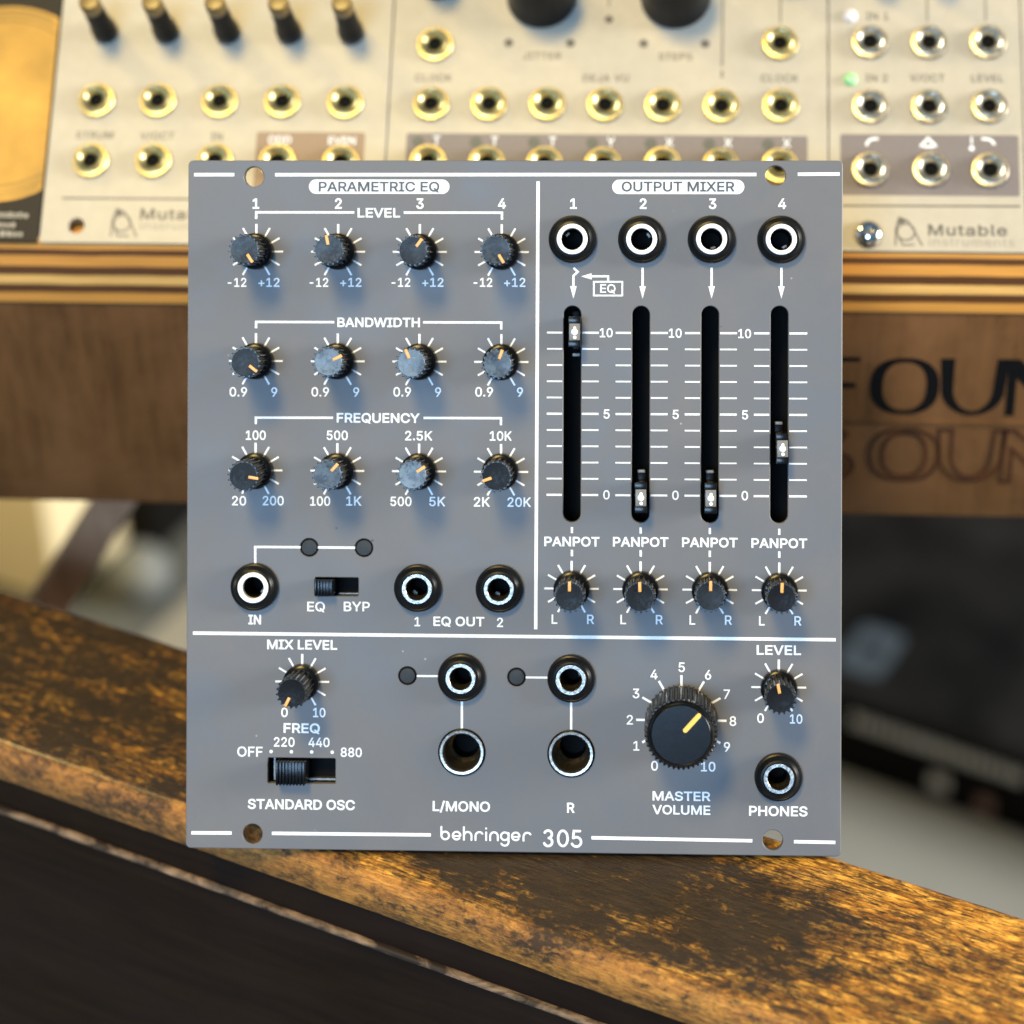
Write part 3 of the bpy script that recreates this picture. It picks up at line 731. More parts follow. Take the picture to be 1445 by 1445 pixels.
# ================================================================== SETTING
fl = MB().box(-4000, 4000, -4000, 4000, -320, -300).build('floor', FLOORM)
fl['kind'] = 'structure'

# ------------------------------------------------------------------ old wooden bench rail the mixer stands on
TH = math.atan(-0.446)
bench = thing('wooden_bench', 'old golden brown bench rail, worn and scratched, running diagonally under the grey mixer', 'bench')
bench.location = (-41.0 * MM, 0, -0.3)
bench.rotation_euler = (0, 0, TH)
X0, X1 = -700, 500
TZ = 298.9                                # top of the rail above the floor


def sweep(prof, n=60, wob=0.0, rnd=random.Random(3)):
    """profile of (depth, height) swept along the rail, slightly uneven"""
    loops = []
    for i in range(n + 1):
        x = X0 + (X1 - X0) * i / n
        loops.append([(x, d + (rnd.uniform(-wob, wob) if wob else 0), z + (rnd.uniform(-wob, wob) if wob else 0)) for d, z in prof])
    return loops


W = 43.4
top = [(0.6, TZ - 8.5), (0.0, TZ - 6.0)] + [(3.6 - 3.6 * math.cos(R(a)), TZ - 4.6 + 4.6 * math.sin(R(a))) for a in range(0, 91, 15)]
top += [(12, TZ + 0.12), (22, TZ + 0.1), (32, TZ + 0.05)] + [(W - 3 + 3 * math.sin(R(a)), TZ - 3 + 3 * math.cos(R(a))) for a in range(0, 91, 18)] + [(W, TZ - 8.5)]
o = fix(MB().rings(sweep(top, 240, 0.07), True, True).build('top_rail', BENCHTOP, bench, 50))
ap = [(1.0, 0), (1.0, TZ - 17.6), (1.6, TZ - 8.6), (W - 1, TZ - 8.6), (W - 1, 0)]
fix(MB().rings(sweep(ap, 80, 0.0), True, True).build('apron', BENCHDARK, bench))
bd = [(1.4 + 1.0 * math.cos(R(a)) - 0.8, TZ - 17.0 + 0.65 * math.sin(R(a))) for a in range(0, 360, 36)]
fix(MB().rings(sweep(bd, 300, 0.10, random.Random(5)), True, True).build('edge_bead', BEAD, bench, 60))

# ================================================================== THE MIXER MODULE
LEAN = 58.0
mix = thing('mixer_module', 'grey mixer panel with black knobs, four faders and white lettering, standing on the wooden rail', 'audio mixer')
mix.rotation_euler = (R(LEAN), 0, 0)
PW, PH = 60.95, 128.5
COLX = (11.03, 23.82, 36.62, 49.45)           # mixer columns
KX = (-48.1, -32.74, -17.45, -2.16)           # equaliser columns

JACKS = [(11.01, 113.82), (23.89, 113.84), (36.75, 113.85), (49.58, 113.85), (-48.1, 48.94), (-17.54, 48.99), (-2.32, 49.0),
         (-9.31, 32.46), (11.05, 32.49), (49.35, 14.68)]
BIG = [(-9.28, 18.5), (11.04, 18.48)]
LEDS = [(-37.98, 56.29), (-27.73, 56.29), (-19.48, 32.55), (0.86, 32.51)]
HOLES = [(-48.6, 125.45), (48.56, 125.7), (-48.43, 2.78), (48.38, 2.88)]
SLOTS = [(11.02, 101.5, 61.36), (23.76, 101.52, 61.36), (36.56, 101.56, 61.4), (49.36, 101.6, 61.42)]
FADERS = [(11.53, 96.62), (23.84, 66.22), (36.64, 66.21), (49.65, 75.37)]
SW = [(-36.9, -28.71, 47.28, 50.74), (-45.6, -32.9, 12.3, 17.03)]

# faceplate: 2 mm sheet with every opening cut, edges slightly broken
outer = rrect(-PW, PW, 0, PH, 0.9)
holes = [circ(x, y, 1.86, 36) for x, y in HOLES]
for x, yt, yb in SLOTS:
    holes.append(rrect(x - 1.63, x + 1.63, yb, yt, 1.6, 10))
holes += [rrect(a, b, c, d, 0.25, 3) for a, b, c, d in SW]
holes += [circ(x, y, 1.72, 32) for x, y in LEDS]
holes += [circ(x, y, 3.0, 32) for x, y in JACKS]
holes += [circ(x, y, 4.1, 40) for x, y in BIG]
fp = MB()
fp.fill([grow(outer, -0.14)] + [grow(h, 0.12) for h in holes], 0.0)
for i, c in enumerate([outer] + holes):
    d = -0.14 if i == 0 else 0.12
    c2 = grow(c, d)
    n = len(c)
    loops = [[(p[0], p[1], -2.0) for p in c], [(p[0], p[1], -0.13) for p in c], [(p[0], p[1], 0.0) for p in c2]]
    fp.rings(loops)
fp.fill([outer] + holes, -2.0)
face = fp.build('faceplate', PANEL, mix, 30)

# circuit board and rear housing behind the sheet
bo = MB().box(-55, 55, 38, 117, -36, -16, 0.8)
bo.build('rear_housing', PCB, mix)
MB().box(-56, 56, 9, 119, -15.5, -14, 0.2).build('circuit_board', PCB, mix)

# white print -------------------------------------------------------
BOLD = {0: 11.0, 1: 18.0}
TEXTS = [
    ('1', -48.2, 120.43, 1.93, None, 1), ('2', -32.71, 120.45, 1.93, None, 1), ('3', -17.44, 120.46, 1.93, None, 1),
    ('4', -2.14, 120.48, 1.93, None, 1), ('1', 11.17, 120.47, 1.93, None, 1), ('2', 24.1, 120.48, 1.93, None, 1),
    ('3', 36.95, 120.49, 1.93, None, 1), ('4', 49.79, 120.51, 1.93, None, 1), ('LEVEL', -25.13, 118.74, 1.74, 7.96, 1),
    ('BANDWIDTH', -25.1, 98.31, 1.74, 15.44, 1), ('FREQUENCY', -25.13, 80.51, 1.77, 15.51, 1), ('-12', -51.69, 105.7, 1.66, 3.5, 0),
    ('+12', -45.69, 105.72, 1.66, 3.96, 0), ('0.9', -51.38, 85.25, 1.74, 3.3, 0), ('9', -44.63, 85.24, 1.74, None, 0),
    ('-12', -36.3, 105.74, 1.66, 3.5, 0), ('+12', -30.32, 105.76, 1.66, 3.96, 0), ('0.9', -35.99, 85.32, 1.74, 3.3, 0),
    ('9', -29.26, 85.31, 1.74, None, 0), ('-12', -20.95, 105.78, 1.66, 3.5, 0), ('+12', -14.99, 105.8, 1.66, 3.96, 0),
    ('0.9', -20.64, 85.39, 1.74, 3.3, 0), ('9', -13.94, 85.38, 1.74, None, 0), ('-12', -5.65, 105.82, 1.66, 3.5, 0),
    ('+12', 0.29, 105.83, 1.66, 3.96, 0), ('0.9', -5.35, 85.46, 1.74, 3.3, 0), ('9', 1.33, 85.45, 1.74, None, 0),
    ('100', -48.07, 77.17, 1.74, 3.76, 0), ('500', -32.77, 77.23, 1.74, 3.96, 0), ('2.5K', -17.54, 77.24, 1.74, 5.08, 0),
    ('10K', -2.23, 77.27, 1.74, 4.09, 0), ('20', -51.17, 64.92, 1.74, 2.64, 0), ('200', -44.75, 64.97, 1.74, 3.96, 0),
    ('100', -35.93, 64.97, 1.74, 3.76, 0), ('1K', -29.63, 65.02, 1.74, 2.84, 0), ('500', -20.81, 65.0, 1.74, 3.96, 0),
    ('5K', -14.03, 65.02, 1.74, 2.97, 0), ('2K', -5.72, 65.01, 1.74, 2.97, 0), ('20K', 1.24, 65.01, 1.74, 4.36, 0),
    ('IN', -48.14, 42.76, 1.8, 2.38, 1), ('EQ', -36.63, 45.29, 1.77, 3.3, 0), ('BYP', -29.0, 45.36, 1.77, 4.88, 0),
    ('1', -17.66, 42.65, 1.69, None, 0), ('EQ OUT', -9.92, 42.76, 1.74, 9.5, 1), ('2', -2.25, 42.65, 1.72, None, 0),
    ('PANPOT', 11.08, 57.76, 1.77, 10.27, 1), ('L', 7.88, 43.35, 1.74, None, 0), ('R', 14.57, 43.38, 1.74, None, 0),
    ('PANPOT', 23.83, 57.79, 1.77, 10.27, 1), ('L', 20.64, 43.4, 1.74, None, 0), ('R', 27.31, 43.43, 1.74, None, 0),
    ('PANPOT', 36.62, 57.79, 1.77, 10.27, 1), ('L', 33.44, 43.42, 1.74, None, 0), ('R', 40.09, 43.46, 1.74, None, 0),
    ('PANPOT', 49.44, 57.74, 1.77, 10.27, 1), ('L', 46.27, 43.39, 1.74, None, 0), ('R', 52.9, 43.43, 1.74, None, 0),
    ('10', 17.32, 96.53, 1.66, 2.38, 0), ('5', 17.45, 81.47, 1.69, None, 0), ('0', 17.46, 66.48, 1.69, None, 0),
    ('10', 30.12, 96.5, 1.66, 2.38, 0), ('5', 30.24, 81.45, 1.69, None, 0), ('0', 30.24, 66.48, 1.69, None, 0),
    ('10', 42.94, 96.46, 1.66, 2.38, 0), ('5', 43.06, 81.44, 1.69, None, 0), ('0', 43.06, 66.49, 1.69, None, 0),
    ('EQ', 17.6, 104.74, 1.58, 2.84, 0), ('MIX LEVEL', -39.22, 38.17, 1.78, 13.13, 1), ('0', -42.49, 25.51, 1.72, None, 0),
    ('10', -35.96, 25.54, 1.72, 2.31, 0), ('FREQ', -39.24, 22.6, 1.8, 6.8, 1), ('220', -42.51, 19.99, 1.74, 3.89, 0),
    ('440', -35.99, 20.01, 1.74, 3.96, 0), ('OFF', -48.95, 18.12, 1.85, 4.75, 0), ('880', -29.94, 18.21, 1.72, 3.96, 0),
    ('STANDARD OSC', -39.27, 8.38, 1.85, 20.06, 1), ('L/MONO', -9.35, 8.41, 1.87, 10.69, 1), ('R', 11.01, 8.41, 1.87, None, 1),
    ('MASTER', 31.51, 10.81, 1.72, 10.69, 1), ('VOLUME', 31.52, 8.27, 1.72, 10.69, 1), ('PHONES', 49.39, 8.27, 1.82, 10.76, 1),
    ('LEVEL', 49.41, 38.0, 1.77, 8.18, 1), ('0', 46.07, 25.4, 1.72, None, 0), ('10', 52.63, 25.32, 1.72, 2.31, 0),
    ('5', 31.49, 34.66, 1.77, None, 0), ('4', 26.38, 33.27, 1.77, None, 0), ('6', 36.37, 33.3, 1.77, None, 0),
    ('3', 23.05, 29.73, 1.77, None, 0), ('7', 39.83, 29.75, 1.77, None, 0), ('2', 21.92, 24.83, 1.77, None, 0),
    ('8', 40.98, 24.8, 1.77, None, 0), ('1', 23.14, 20.02, 1.77, None, 0), ('9', 39.89, 20.02, 1.77, None, 0),
    ('0', 26.52, 16.38, 1.77, None, 0), ('10', 36.44, 16.32, 1.77, None, 0)]
pr = MB()
for s, x, y, h, w, b in TEXTS:
    write(pr, s, x, y, h, w, BOLD[b])
RULES = [
    (0.62, [(-59.87, 125.83), (-52.3, 125.83)]), (0.62, [(-44.62, 125.82), (45.03, 125.91)]), (0.62, [(52.66, 125.96), (60.38, 126.01)]),
    (0.62, [(-59.93, 2.84), (-52.32, 2.9)]), (0.62, [(-44.77, 2.94), (-15.01, 3.04)]), (0.62, [(14.87, 2.9), (44.63, 2.73)]),
    (0.62, [(52.28, 2.67), (59.91, 2.63)]), (0.61, [(-59.76, 40.14), (59.87, 40.01)]), (0.62, [(4.58, 124.61), (4.4, 41.44)]),
    (0.42, [(-48.14, 117.56), (-48.14, 118.8), (-29.73, 118.8)]), (0.42, [(-20.47, 118.78), (-2.13, 118.78), (-2.13, 117.49)]), (0.42, [(-48.09, 97.13), (-48.09, 98.33), (-33.41, 98.33)]),
    (0.42, [(-16.77, 98.35), (-2.2, 98.36), (-2.19, 97.07)]), (0.42, [(-48.07, 79.23), (-48.08, 80.45), (-33.58, 80.5)]), (0.42, [(-16.65, 80.56), (-2.19, 80.58), (-2.19, 79.29)]),
    (0.42, [(-48.08, 52.99), (-48.1, 56.32), (-39.6, 56.32)]), (0.42, [(-36.32, 56.32), (-29.37, 56.31)]), (0.37, [(-17.73, 32.54), (-13.53, 32.55)]),
    (0.37, [(2.58, 32.48), (6.87, 32.48)]), (0.42, [(-9.31, 28.41), (-9.29, 22.62)]), (0.42, [(11.03, 28.36), (11.04, 22.58)]),
    (0.42, [(24.03, 108.62), (24.04, 104.91)]), (0.42, [(36.8, 108.64), (36.81, 104.94)]), (0.42, [(49.69, 108.67), (49.7, 104.98)]),
    (0.4, [(11.21, 108.56), (12.01, 107.82), (11.21, 107.09), (11.21, 104.88)]), (0.37, [(14.46, 106.99), (17.65, 107.0), (17.65, 106.08)]), (0.42, [(11.07, 60.44), (11.07, 59.31)]),
    (0.42, [(11.08, 56.23), (11.09, 55.05)]), (0.42, [(23.82, 60.47), (23.82, 59.34)]), (0.42, [(23.83, 56.26), (23.84, 55.08)]),
    (0.42, [(36.62, 60.47), (36.62, 59.34)]), (0.42, [(36.63, 56.27), (36.63, 55.09)]), (0.42, [(49.43, 60.42), (49.43, 59.29)]),
    (0.42, [(49.44, 56.23), (49.45, 55.05)])]
for w, pts in RULES:
    rule(pr, w, pts)
pr.fill(ribbon([(15.0, 105.98), (20.28, 106.0), (20.28, 103.44), (15.0, 103.43)], 0.3, True), 0.03)
for i, x in enumerate(COLX):                  # fader scales
    left = (6.33, 19.1, 31.92, 44.69)[i]
    right = (15.94, 28.73, 41.52, 54.48)[i]
    for k in range(11):
        y = 96.52 - 3.0105 * k
        w = 0.37 if k % 5 == 0 else 0.27
        rule(pr, w, [(left, y), (SLOTS[i][0] - 1.85, y)])
        rule(pr, w, [(SLOTS[i][0] + 1.85, y), (right, y + 0.01)])
for t in [[(10.6, 105.14), (11.81, 105.14), (11.21, 102.85)], [(23.44, 105.17), (24.64, 105.17), (24.05, 102.89)], [(36.21, 105.2), (37.42, 105.21), (36.82, 102.92)], [(49.1, 105.24), (50.3, 105.24), (49.7, 102.96)], [(14.59, 107.57), (14.6, 106.41), (12.62, 106.98)]]:
    pr.fill([t], 0.036)
for x in (-44.97, -41.17, -37.35, -33.51):
    pr.fill([circ(x, 18.19, 0.32, 16)], 0.03)
SMALL = [(x, 111.47) for x in KX] + [(x, 91.04) for x in KX] + [(x, 70.62) for x in KX] + [(x, 49.03) for x in COLX] + [(-39.19, 31.27), (49.41, 31.12)]
for x, y in SMALL:                            # eleven tick marks round every small knob
    for k in range(-5, 6):
        a = R(30 * k)
        w = 0.42 if k == 0 else 0.35
        r1 = 5.15 if k == 0 else 5.05
        pr.fill(ribbon([(x + r * math.sin(a), y + r * math.cos(a)) for r in (2.9, r1)], w), 0.033)
MX, MY = 31.45, 24.84
for k in range(-5, 6):
    a = R(30 * k)
    pr.fill(ribbon([(MX + r * math.sin(a), MY + r * math.cos(a)) for r in (6.0, 8.35)], 0.42), 0.033)
for x0, x1 in ((-38.25, -11.95), (18.35, 42.8)):
    pr.fill([rrect(x0, x1, 122.28, 124.93, 1.32, 10)], 0.03)

# maker's name in rounded monoline letters
BW, LX, LY = 0.35, -13.25, 2.05
zz = [0.03]


def stroke(pts, w=BW, dx=0.0):
    zz[0] += 0.0012
    pts = [(LX + dx + p[0], LY + p[1]) for p in pts]
    pr.fill(ribbon(pts, w), zz[0])
    for q in (pts[0], pts[-1]):
        zz[0] += 0.0004
        pr.fill([circ(q[0], q[1], w / 2, 12)], zz[0])


def ringstroke(cx, cy, r, dx, ry=None, w=BW):
    zz[0] += 0.0012
    ry = ry or r
    pr.fill([circ(LX + dx + cx, LY + cy, r + w / 2, 28, ry + w / 2), circ(LX + dx + cx, LY + cy, r - w / 2, 28, ry - w / 2)], zz[0])


def e_(dx):
    stroke(arc(0.9, 0.92, 0.71, 5, 318, 22), dx=dx)
    stroke([(0.2, 0.84), (1.58, 0.84)], 0.28, dx=dx)


def r_(dx):
    stroke([(0.2, 0.16), (0.2, 0.92)] + arc(0.91, 0.92, 0.71, 180, 35, 10)[1:], dx=dx)


stroke([(0.2, 2.5), (0.2, 0.92)], dx=0)
ringstroke(0.92, 0.92, 0.71, 0)
e_(2.14)
stroke([(0.2, 2.5), (0.2, 0.16)], dx=4.2)
stroke(arc(0.91, 0.92, 0.71, 178, 0, 10) + [(1.62, 0.16)], dx=4.2)
r_(6.37)
stroke([(0.2, 1.6), (0.2, 0.16)], dx=8.35)
stroke([(0.2, 2.3), (0.2, 2.34)], dx=8.35)
stroke([(0.2, 0.16), (0.2, 0.92)] + arc(0.91, 0.92, 0.71, 180, 0, 10)[1:] + [(1.62, 0.16)], dx=9.1)
ringstroke(0.92, 0.92, 0.71, 11.1)
stroke([(1.63, 1.5), (1.63, -0.12)] + arc(0.92, -0.12, 0.71, 0, -150, 10)[1:], dx=11.1)
e_(13.16)
r_(15.3)
LX, LY = 5.85, 1.12
stroke(arc(0.98, 2.32, 0.70, 155, -80, 14), 0.45)
stroke(arc(0.98, 0.90, 0.76, 80, -160, 14), 0.45)
ringstroke(3.72, 1.6, 0.88, 0, 1.42, 0.45)
stroke([(6.9, 2.98), (5.75, 2.98), (5.62, 1.72)], 0.45)
stroke(arc(6.22, 0.98, 0.88, 128, -155, 16), 0.45)
pr.build('printed_legend', WHITE, face, smooth=False)

dp = MB()
write(dp, 'PARAMETRIC EQ', -25.12, 123.61, 1.86, 22.6, 20.0, 0.06)
write(dp, 'OUTPUT MIXER', 30.55, 123.66, 1.86, 20.9, 20.0, 0.06)
dp.build('heading_legend', DARKPRINT, face, smooth=False)


# knobs ---------------------------------------------------------------
def fluted(mb, n, levels):
    """levels: (z, root radius, tip radius)"""
    loops = []
    for z, r0, r1 in levels:
        L = []
        for i in range(n):
            for f, r in ((0.0, r0), (0.36, r0), (0.60, r1), (0.76, r1)):
                a = 2 * PI * (i + f) / n
                L.append((r * math.cos(a), r * math.sin(a), z))
        loops.append(L)
    mb.rings(loops, False, True)


def small_knob():
    b = MB()
    b.lathe([(0, 0.15), (3.2, 0.15), (3.4, 0.35), (3.4, 1.9), (3.28, 2.35), (2.9, 2.55), (2.4, 2.6)], n=44)
    fluted(b, 18, [(2.5, 2.45, 2.75), (7.5, 2.5, 2.8), (12.2, 2.5, 2.92), (12.9, 2.5, 2.94), (13.0, 2.44, 2.80)])
    k = b.build('knob', BLACK, mix, 25)
    c = MB().lathe([(2.48, 12.9), (2.48, 13.08), (2.40, 13.17), (2.25, 13.16), (1.5, 13.08), (0.7, 13.04), (0, 13.03)], n=40)
    c.build('knob_cap', CAP, k, 40)
    p = MB().box(-0.27, 0.27, 0.95, 2.72, 12.6, 13.26, 0.08)
    p.build('pointer', ORANGE, k)
    return k


KNOBS = [
    (-48.13, 111.47, 147, 0.03, -0.01), (-32.73, 111.47, -12, 0.11, 0.02), (-17.41, 111.46, 36, 0.09, -0.12),
    (-2.12, 111.48, 149, -0.15, 0.02), (-48.05, 91.02, 128, 0.16, -0.01), (-32.74, 91.06, 64, 0.04, 0.07),
    (-17.43, 91.03, -23, -0.16, -0.05), (-2.16, 91.04, 19, 0.21, -0.14), (-48.06, 70.59, 99, -0.08, -0.25),
    (-32.74, 70.61, 42, 0.01, 0.04), (-17.47, 70.65, 56, 0.16, 0.1), (-2.21, 70.69, -110, 0.13, -0.07),
    (11.09, 49.06, 0, 0.13, -0.09), (23.81, 49.07, -1, 0.12, -0.08), (36.65, 49.01, 1, -0.03, 0.24),
    (49.46, 48.96, 2, -0.06, 0.08), (-39.19, 31.27, 207, 0.04, -0.21), (49.41, 31.12, -11, -0.13, -0.16)]
# how much scuffing and painted reflection each cap shows
WEAR_SHEEN = (0.24, 0.26, 0.16, 0.24, 0.10, 0.75, 0.7, 0.5, 0.06, 0.45, 0.8, 0.02, 0.03, 0.02, 0.06, 0.0, 0.0, 0.0)
k0 = small_knob()
for i, (x, y, a, dx, dy) in enumerate(KNOBS):
    k = k0 if i == 0 else copy_part(k0, mix)
    k.children[0 if 'cap' in k.children[0].name else 1].color = (WEAR_SHEEN[i], 0, 0, 1)
    tilt = Matrix.Rotation(dx / 13.0, 3, 'Y') @ Matrix.Rotation(-dy / 13.0, 3, 'X')
    place(k, x, y, 0, (tilt @ Matrix.Rotation(R(-a), 3, 'Z')).to_euler())

b = MB()
b.lathe([(0, 0.15), (6.3, 0.15), (6.45, 0.4), (6.45, 0.8)], n=60)
fluted(b, 44, [(0.7, 6.4, 6.75), (8, 6.3, 6.68), (13.6, 6.2, 6.62), (14.1, 6.15, 6.5), (14.2, 6.1, 6.25)])
b.lathe([(6.1, 14.15), (5.75, 14.75), (5.5, 14.9), (5.35, 14.85)], n=64)
mk = b.build('master_volume_knob', BLACK, mix, 25)
mk['label'] = 'large black fluted knob with a yellow pointer'
MB().lathe([(5.36, 14.6), (5.34, 14.9), (5.25, 14.98), (0, 15.0)], n=64).build('knob_cap', BLACK, mk, 40)
yp = MB()
yp.slab([rrect(-0.42, 0.42, 0.75, 5.15, 0.40, 6)], 14.8, 15.25)
yp.build('pointer', YELLOW, mk)
place(mk, MX, MY, 0, (R(0.9), R(0.6), R(-42)))


# jack sockets ---------------------------------------------------------
def jack(ringmat):
    b = MB()
    b.lathe([(3.05, -2.0), (3.05, 0.05), (4.36, 0.05), (4.42, 0.25), (4.42, 1.25), (4.30, 1.6), (4.02, 1.72), (3.92, 1.68), (3.78, 1.95), (3.3, 2.45),
             (2.92, 2.55), (2.86, 2.4), (2.86, 2.0)], n=52)
    j = b.build('jack_socket', NUT, mix, 28)
    r = MB().lathe([(2.86, 1.8), (2.86, 2.62), (2.74, 2.78), (2.16, 2.78), (2.04, 2.66), (2.02, 0.5)], n=48)
    rg = r.build('metal_sleeve', ringmat, j, 40)
    w = MB().mat(BOREMETAL if ringmat is NICKEL else VOID).lathe([(2.03, 0.6), (1.95, -0.9), (1.72, -1.3), (1.7, -2.6)], n=32)
    w.mat(VOID).lathe([(1.7, -2.6), (1.65, -8.5), (0, -8.5)], n=32)
    w.build('socket_bore', VOID, j, 40)
    t = MB().box(-0.5, 0.5, -1.75, -1.2, -6.5, -3.0, 0.15)
    t.build('contact_spring', DULLMETAL, j)
    return j


jw = jack(RINGW)
jn = None
for i, (x, y) in enumerate(JACKS):
    if i < 5:
        j = jw if i == 0 else copy_part(jw, mix)
    else:
        if jn is None:
            jn = jack(NICKEL)
            j = jn
        else:
            j = copy_part(jn, mix)
    place(j, x, y, 0, (random.uniform(-0.015, 0.015), random.uniform(-0.015, 0.015), random.uniform(0, 6)))

for i, (x, y) in enumerate(BIG):
    if i == 0:
        b = MB().lathe([(4.1, -2), (4.28, -0.2), (4.42, 0.06), (4.42, 0.3), (4.2, 0.42), (4.12, 0.3), (4.12, 0.0)], n=60)
        bj = b.build('large_jack_socket', BLACKGLOSS, mix, 30)
        MB().lathe([(4.14, -0.3), (4.14, 0.66), (4.05, 0.78), (3.62, 0.74), (3.42, 0.45), (3.36, -1.0)], n=60).build('metal_sleeve', RINGMETAL, bj, 40)
        MB().mat(BOREMETAL).lathe([(3.38, -0.6), (3.34, -2.5), (3.25, -8.0), (2.5, -8.6)], n=48).mat(VOID).lathe([(2.5, -8.6), (2.2, -13), (0, -13.5)], n=48).build('socket_bore', DARKBORE, bj, 40)
    else:
        bj = copy_part(bj, mix)
    place(bj, x, y)

for i, (x, y) in enumerate(LEDS):
    if i == 0:
        b = MB().lathe([(1.72, -1.9), (1.72, -0.5), (1.55, -0.45), (1.48, -0.5)], n=32)
        ld = b.build('indicator_light', VOID, mix, 40)
        MB().lathe([(1.48, -1.2), (1.48, -0.15), (1.34, 0.05), (0.7, 0.13), (0, 0.15)], n=32).build('lens', LEDGREY, ld, 40)
        MB().lathe([(1.9, -2.1), (1.9, -3), (0, -3)], n=24).build('holder', VOID, ld)
    else:
        ld = copy_part(ld, mix)
    place(ld, x, y)

# faders ----------------------------------------------------------------
for i, ((sx, yt, yb), (fx, fy)) in enumerate(zip(SLOTS, FADERS)):
    if i == 0:
        b = MB()                               # slotted track: a dark open trough behind the sheet
        c = (yt + yb) / 2
        h = (yt - yb) / 2 + 2
        b.box(-4, 4, -h, h, -13.5, -13)
        b.box(-4, -3.4, -h, h, -13, -2.05)
        b.box(3.4, 4, -h, h, -13, -2.05)
        b.box(-3.4, 3.4, -h, -h + 0.6, -13, -2.05)
        b.box(-3.4, 3.4, h - 0.6, h, -13, -2.05)
        tr = b.build('fader_track', VOID, mix)
        b = MB().box(-0.85, 0.85, -3.4, 3.9, -11, -6.0, 0.2)
        b.box(-0.6, 0.6, 2.0, 2.6, -6.0, -5.6, 0.1)
        b.box(-1.05, 1.05, -2.75, 2.75, -6.5, 4.3, 0.15)
        b.box(-1.12, 1.12, 1.55, 2.8, 3.5, 4.9, 0.12)
        b.box(-1.12, 1.12, -2.8, -1.55, 3.5, 4.9, 0.12)
        fd = b.build('fader_lever', BLACK, mix)
        MB().box(-0.98, 0.98, -1.55, 1.55, 4.2, 5.0, 0.15).build('lens', LENS, fd)
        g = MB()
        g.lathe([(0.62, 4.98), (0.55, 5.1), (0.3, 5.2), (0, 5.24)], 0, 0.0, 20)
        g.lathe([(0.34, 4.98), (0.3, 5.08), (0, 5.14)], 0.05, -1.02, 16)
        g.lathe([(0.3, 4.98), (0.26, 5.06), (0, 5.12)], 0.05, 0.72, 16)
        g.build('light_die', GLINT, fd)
        MB().box(-0.7, 0.7, 3.95, 4.5, -8, -5.7, 0.1).build('carriage_spring', DULLMETAL, fd)
    else:
        tr, fd = copy_part(tr, mix), copy_part(fd, mix)
    place(tr, sx, (yt + yb) / 2)
    place(fd, fx + 0.05, fy + 0.08, 0, (0, R((0.5, 0.2, 0.2, 1.2)[i]), R((0, 0.5, 0, 1)[i])))

for ch in mix.children:
    if ch.name == 'fader_lever':              # the raised first lever leans so its carriage shows below the cap
        for c_ in ch.children:
            if c_.name.startswith('carriage'):
                c_.location = (0, -8.6 * MM, 0)

# slide switches ----------------------------------------------------------
for i, (a, b_, c, d) in enumerate(SW):
    cx, cy, w, h = (a + b_) / 2, (c + d) / 2, b_ - a, d - c
    m_ = MB()
    m_.box(-w / 2 - 1.2, w / 2 + 1.2, -h / 2 - 1.2, h / 2 + 1.2, -5.6, -5.0)
    for s in (-1, 1):
        m_.box(s * (w / 2 + 0.75) - 0.45, s * (w / 2 + 0.75) + 0.45, -h / 2 - 1.2, h / 2 + 1.2, -5, -2.05)
        m_.box(-w / 2 - 0.3, w / 2 + 0.3, s * (h / 2 + 0.75) - 0.45, s * (h / 2 + 0.75) + 0.45, -5, -2.05)
    sw = m_.build('slide_switch', VOID, mix)
    place(sw, cx, cy)
    fr = MB()
    if i:
        fr.box(-w / 2 + 0.75, -w / 2 + 1.05, -h / 2 + 0.3, h / 2 - 0.2, -4.9, -2.6)
        fr.box(-w / 2 + 0.75, w / 2 - 0.1, -h / 2 + 0.2, -h / 2 + 0.55, -4.9, -2.6)
    else:
        fr.box(-w / 2 + 4.2, w / 2 - 0.2, -h / 2 + 0.1, -h / 2 + 0.3, -4.9, -2.6)
    fr.build('metal_frame', DULLMETAL, sw)
    lw = 5.6 if i else 3.5                      # ribbed thumb lever
    lx = (-w / 2 + 4.75) if i else (-w / 2 + 2.0)
    lh = h / 2 - 0.35
    top = 3.2 if i else 2.6
    lv = MB().box(-lw / 2, lw / 2, -lh, lh, -4.9, top - 0.25, 0.1)
    nr = 9 if i else 6
    for k in range(nr):
        x = -lw / 2 + lw * (k + 0.5) / nr
        lv.box(x - lw / nr * 0.26, x + lw / nr * 0.26, -lh - 0.12, lh + 0.12, -1.0, top + 0.35, 0.05)
    place(lv.build('lever', BLACK, sw), lx, 0)

# ================================================================== THE SYNTH CASE BEHIND
YAW = R(-0.967)
OX, OY, OZ = -20.53, 94.87, 75.41               # front lower edge of the row of modules
case = thing('synth_case', 'brown wooden synth case with striped plywood lip and black lettering, behind the grey mixer', 'synth case')
case.location = (OX * MM, OY * MM, 0)
case.rotation_euler = (0, 0, YAW)
CX0, CX1 = -158, 148
fb = MB().box(CX0, CX1, 0.6, 12, 9, 60.2, 0.3)
front = fb.build('front_board', CASEWOOD, case)
fix(MB().box(CX0, CX1, 0, 13, 60.2, 75.3, 0.35).build('plywood_lip', PLY, case))
for s in (CX0, CX1):                             # cheek boards with the sloping top
    a, b_ = (s - 10, s) if s < 0 else (s, s + 10)
    P = [(0.6, 9), (0.6, 78), (104, 164), (126, 164), (126, 9)]
    fix(MB().rings([[(a, d, z) for d, z in P], [(b_, d, z) for d, z in P]], True, True).build('cheek_board', CASEWOOD, case))
P = [(13, 12), (13, 58), (100, 132), (120, 150), (120, 12)]
fix(MB().rings([[(CX0, d, z) for d, z in P], [(CX1, d, z) for d, z in P]], True, True).build('inner_tray', VOID, case))
MB().box(CX0, CX1, 120, 126, 9, 160, 0.3).build('back_board', CASEWOOD, case)


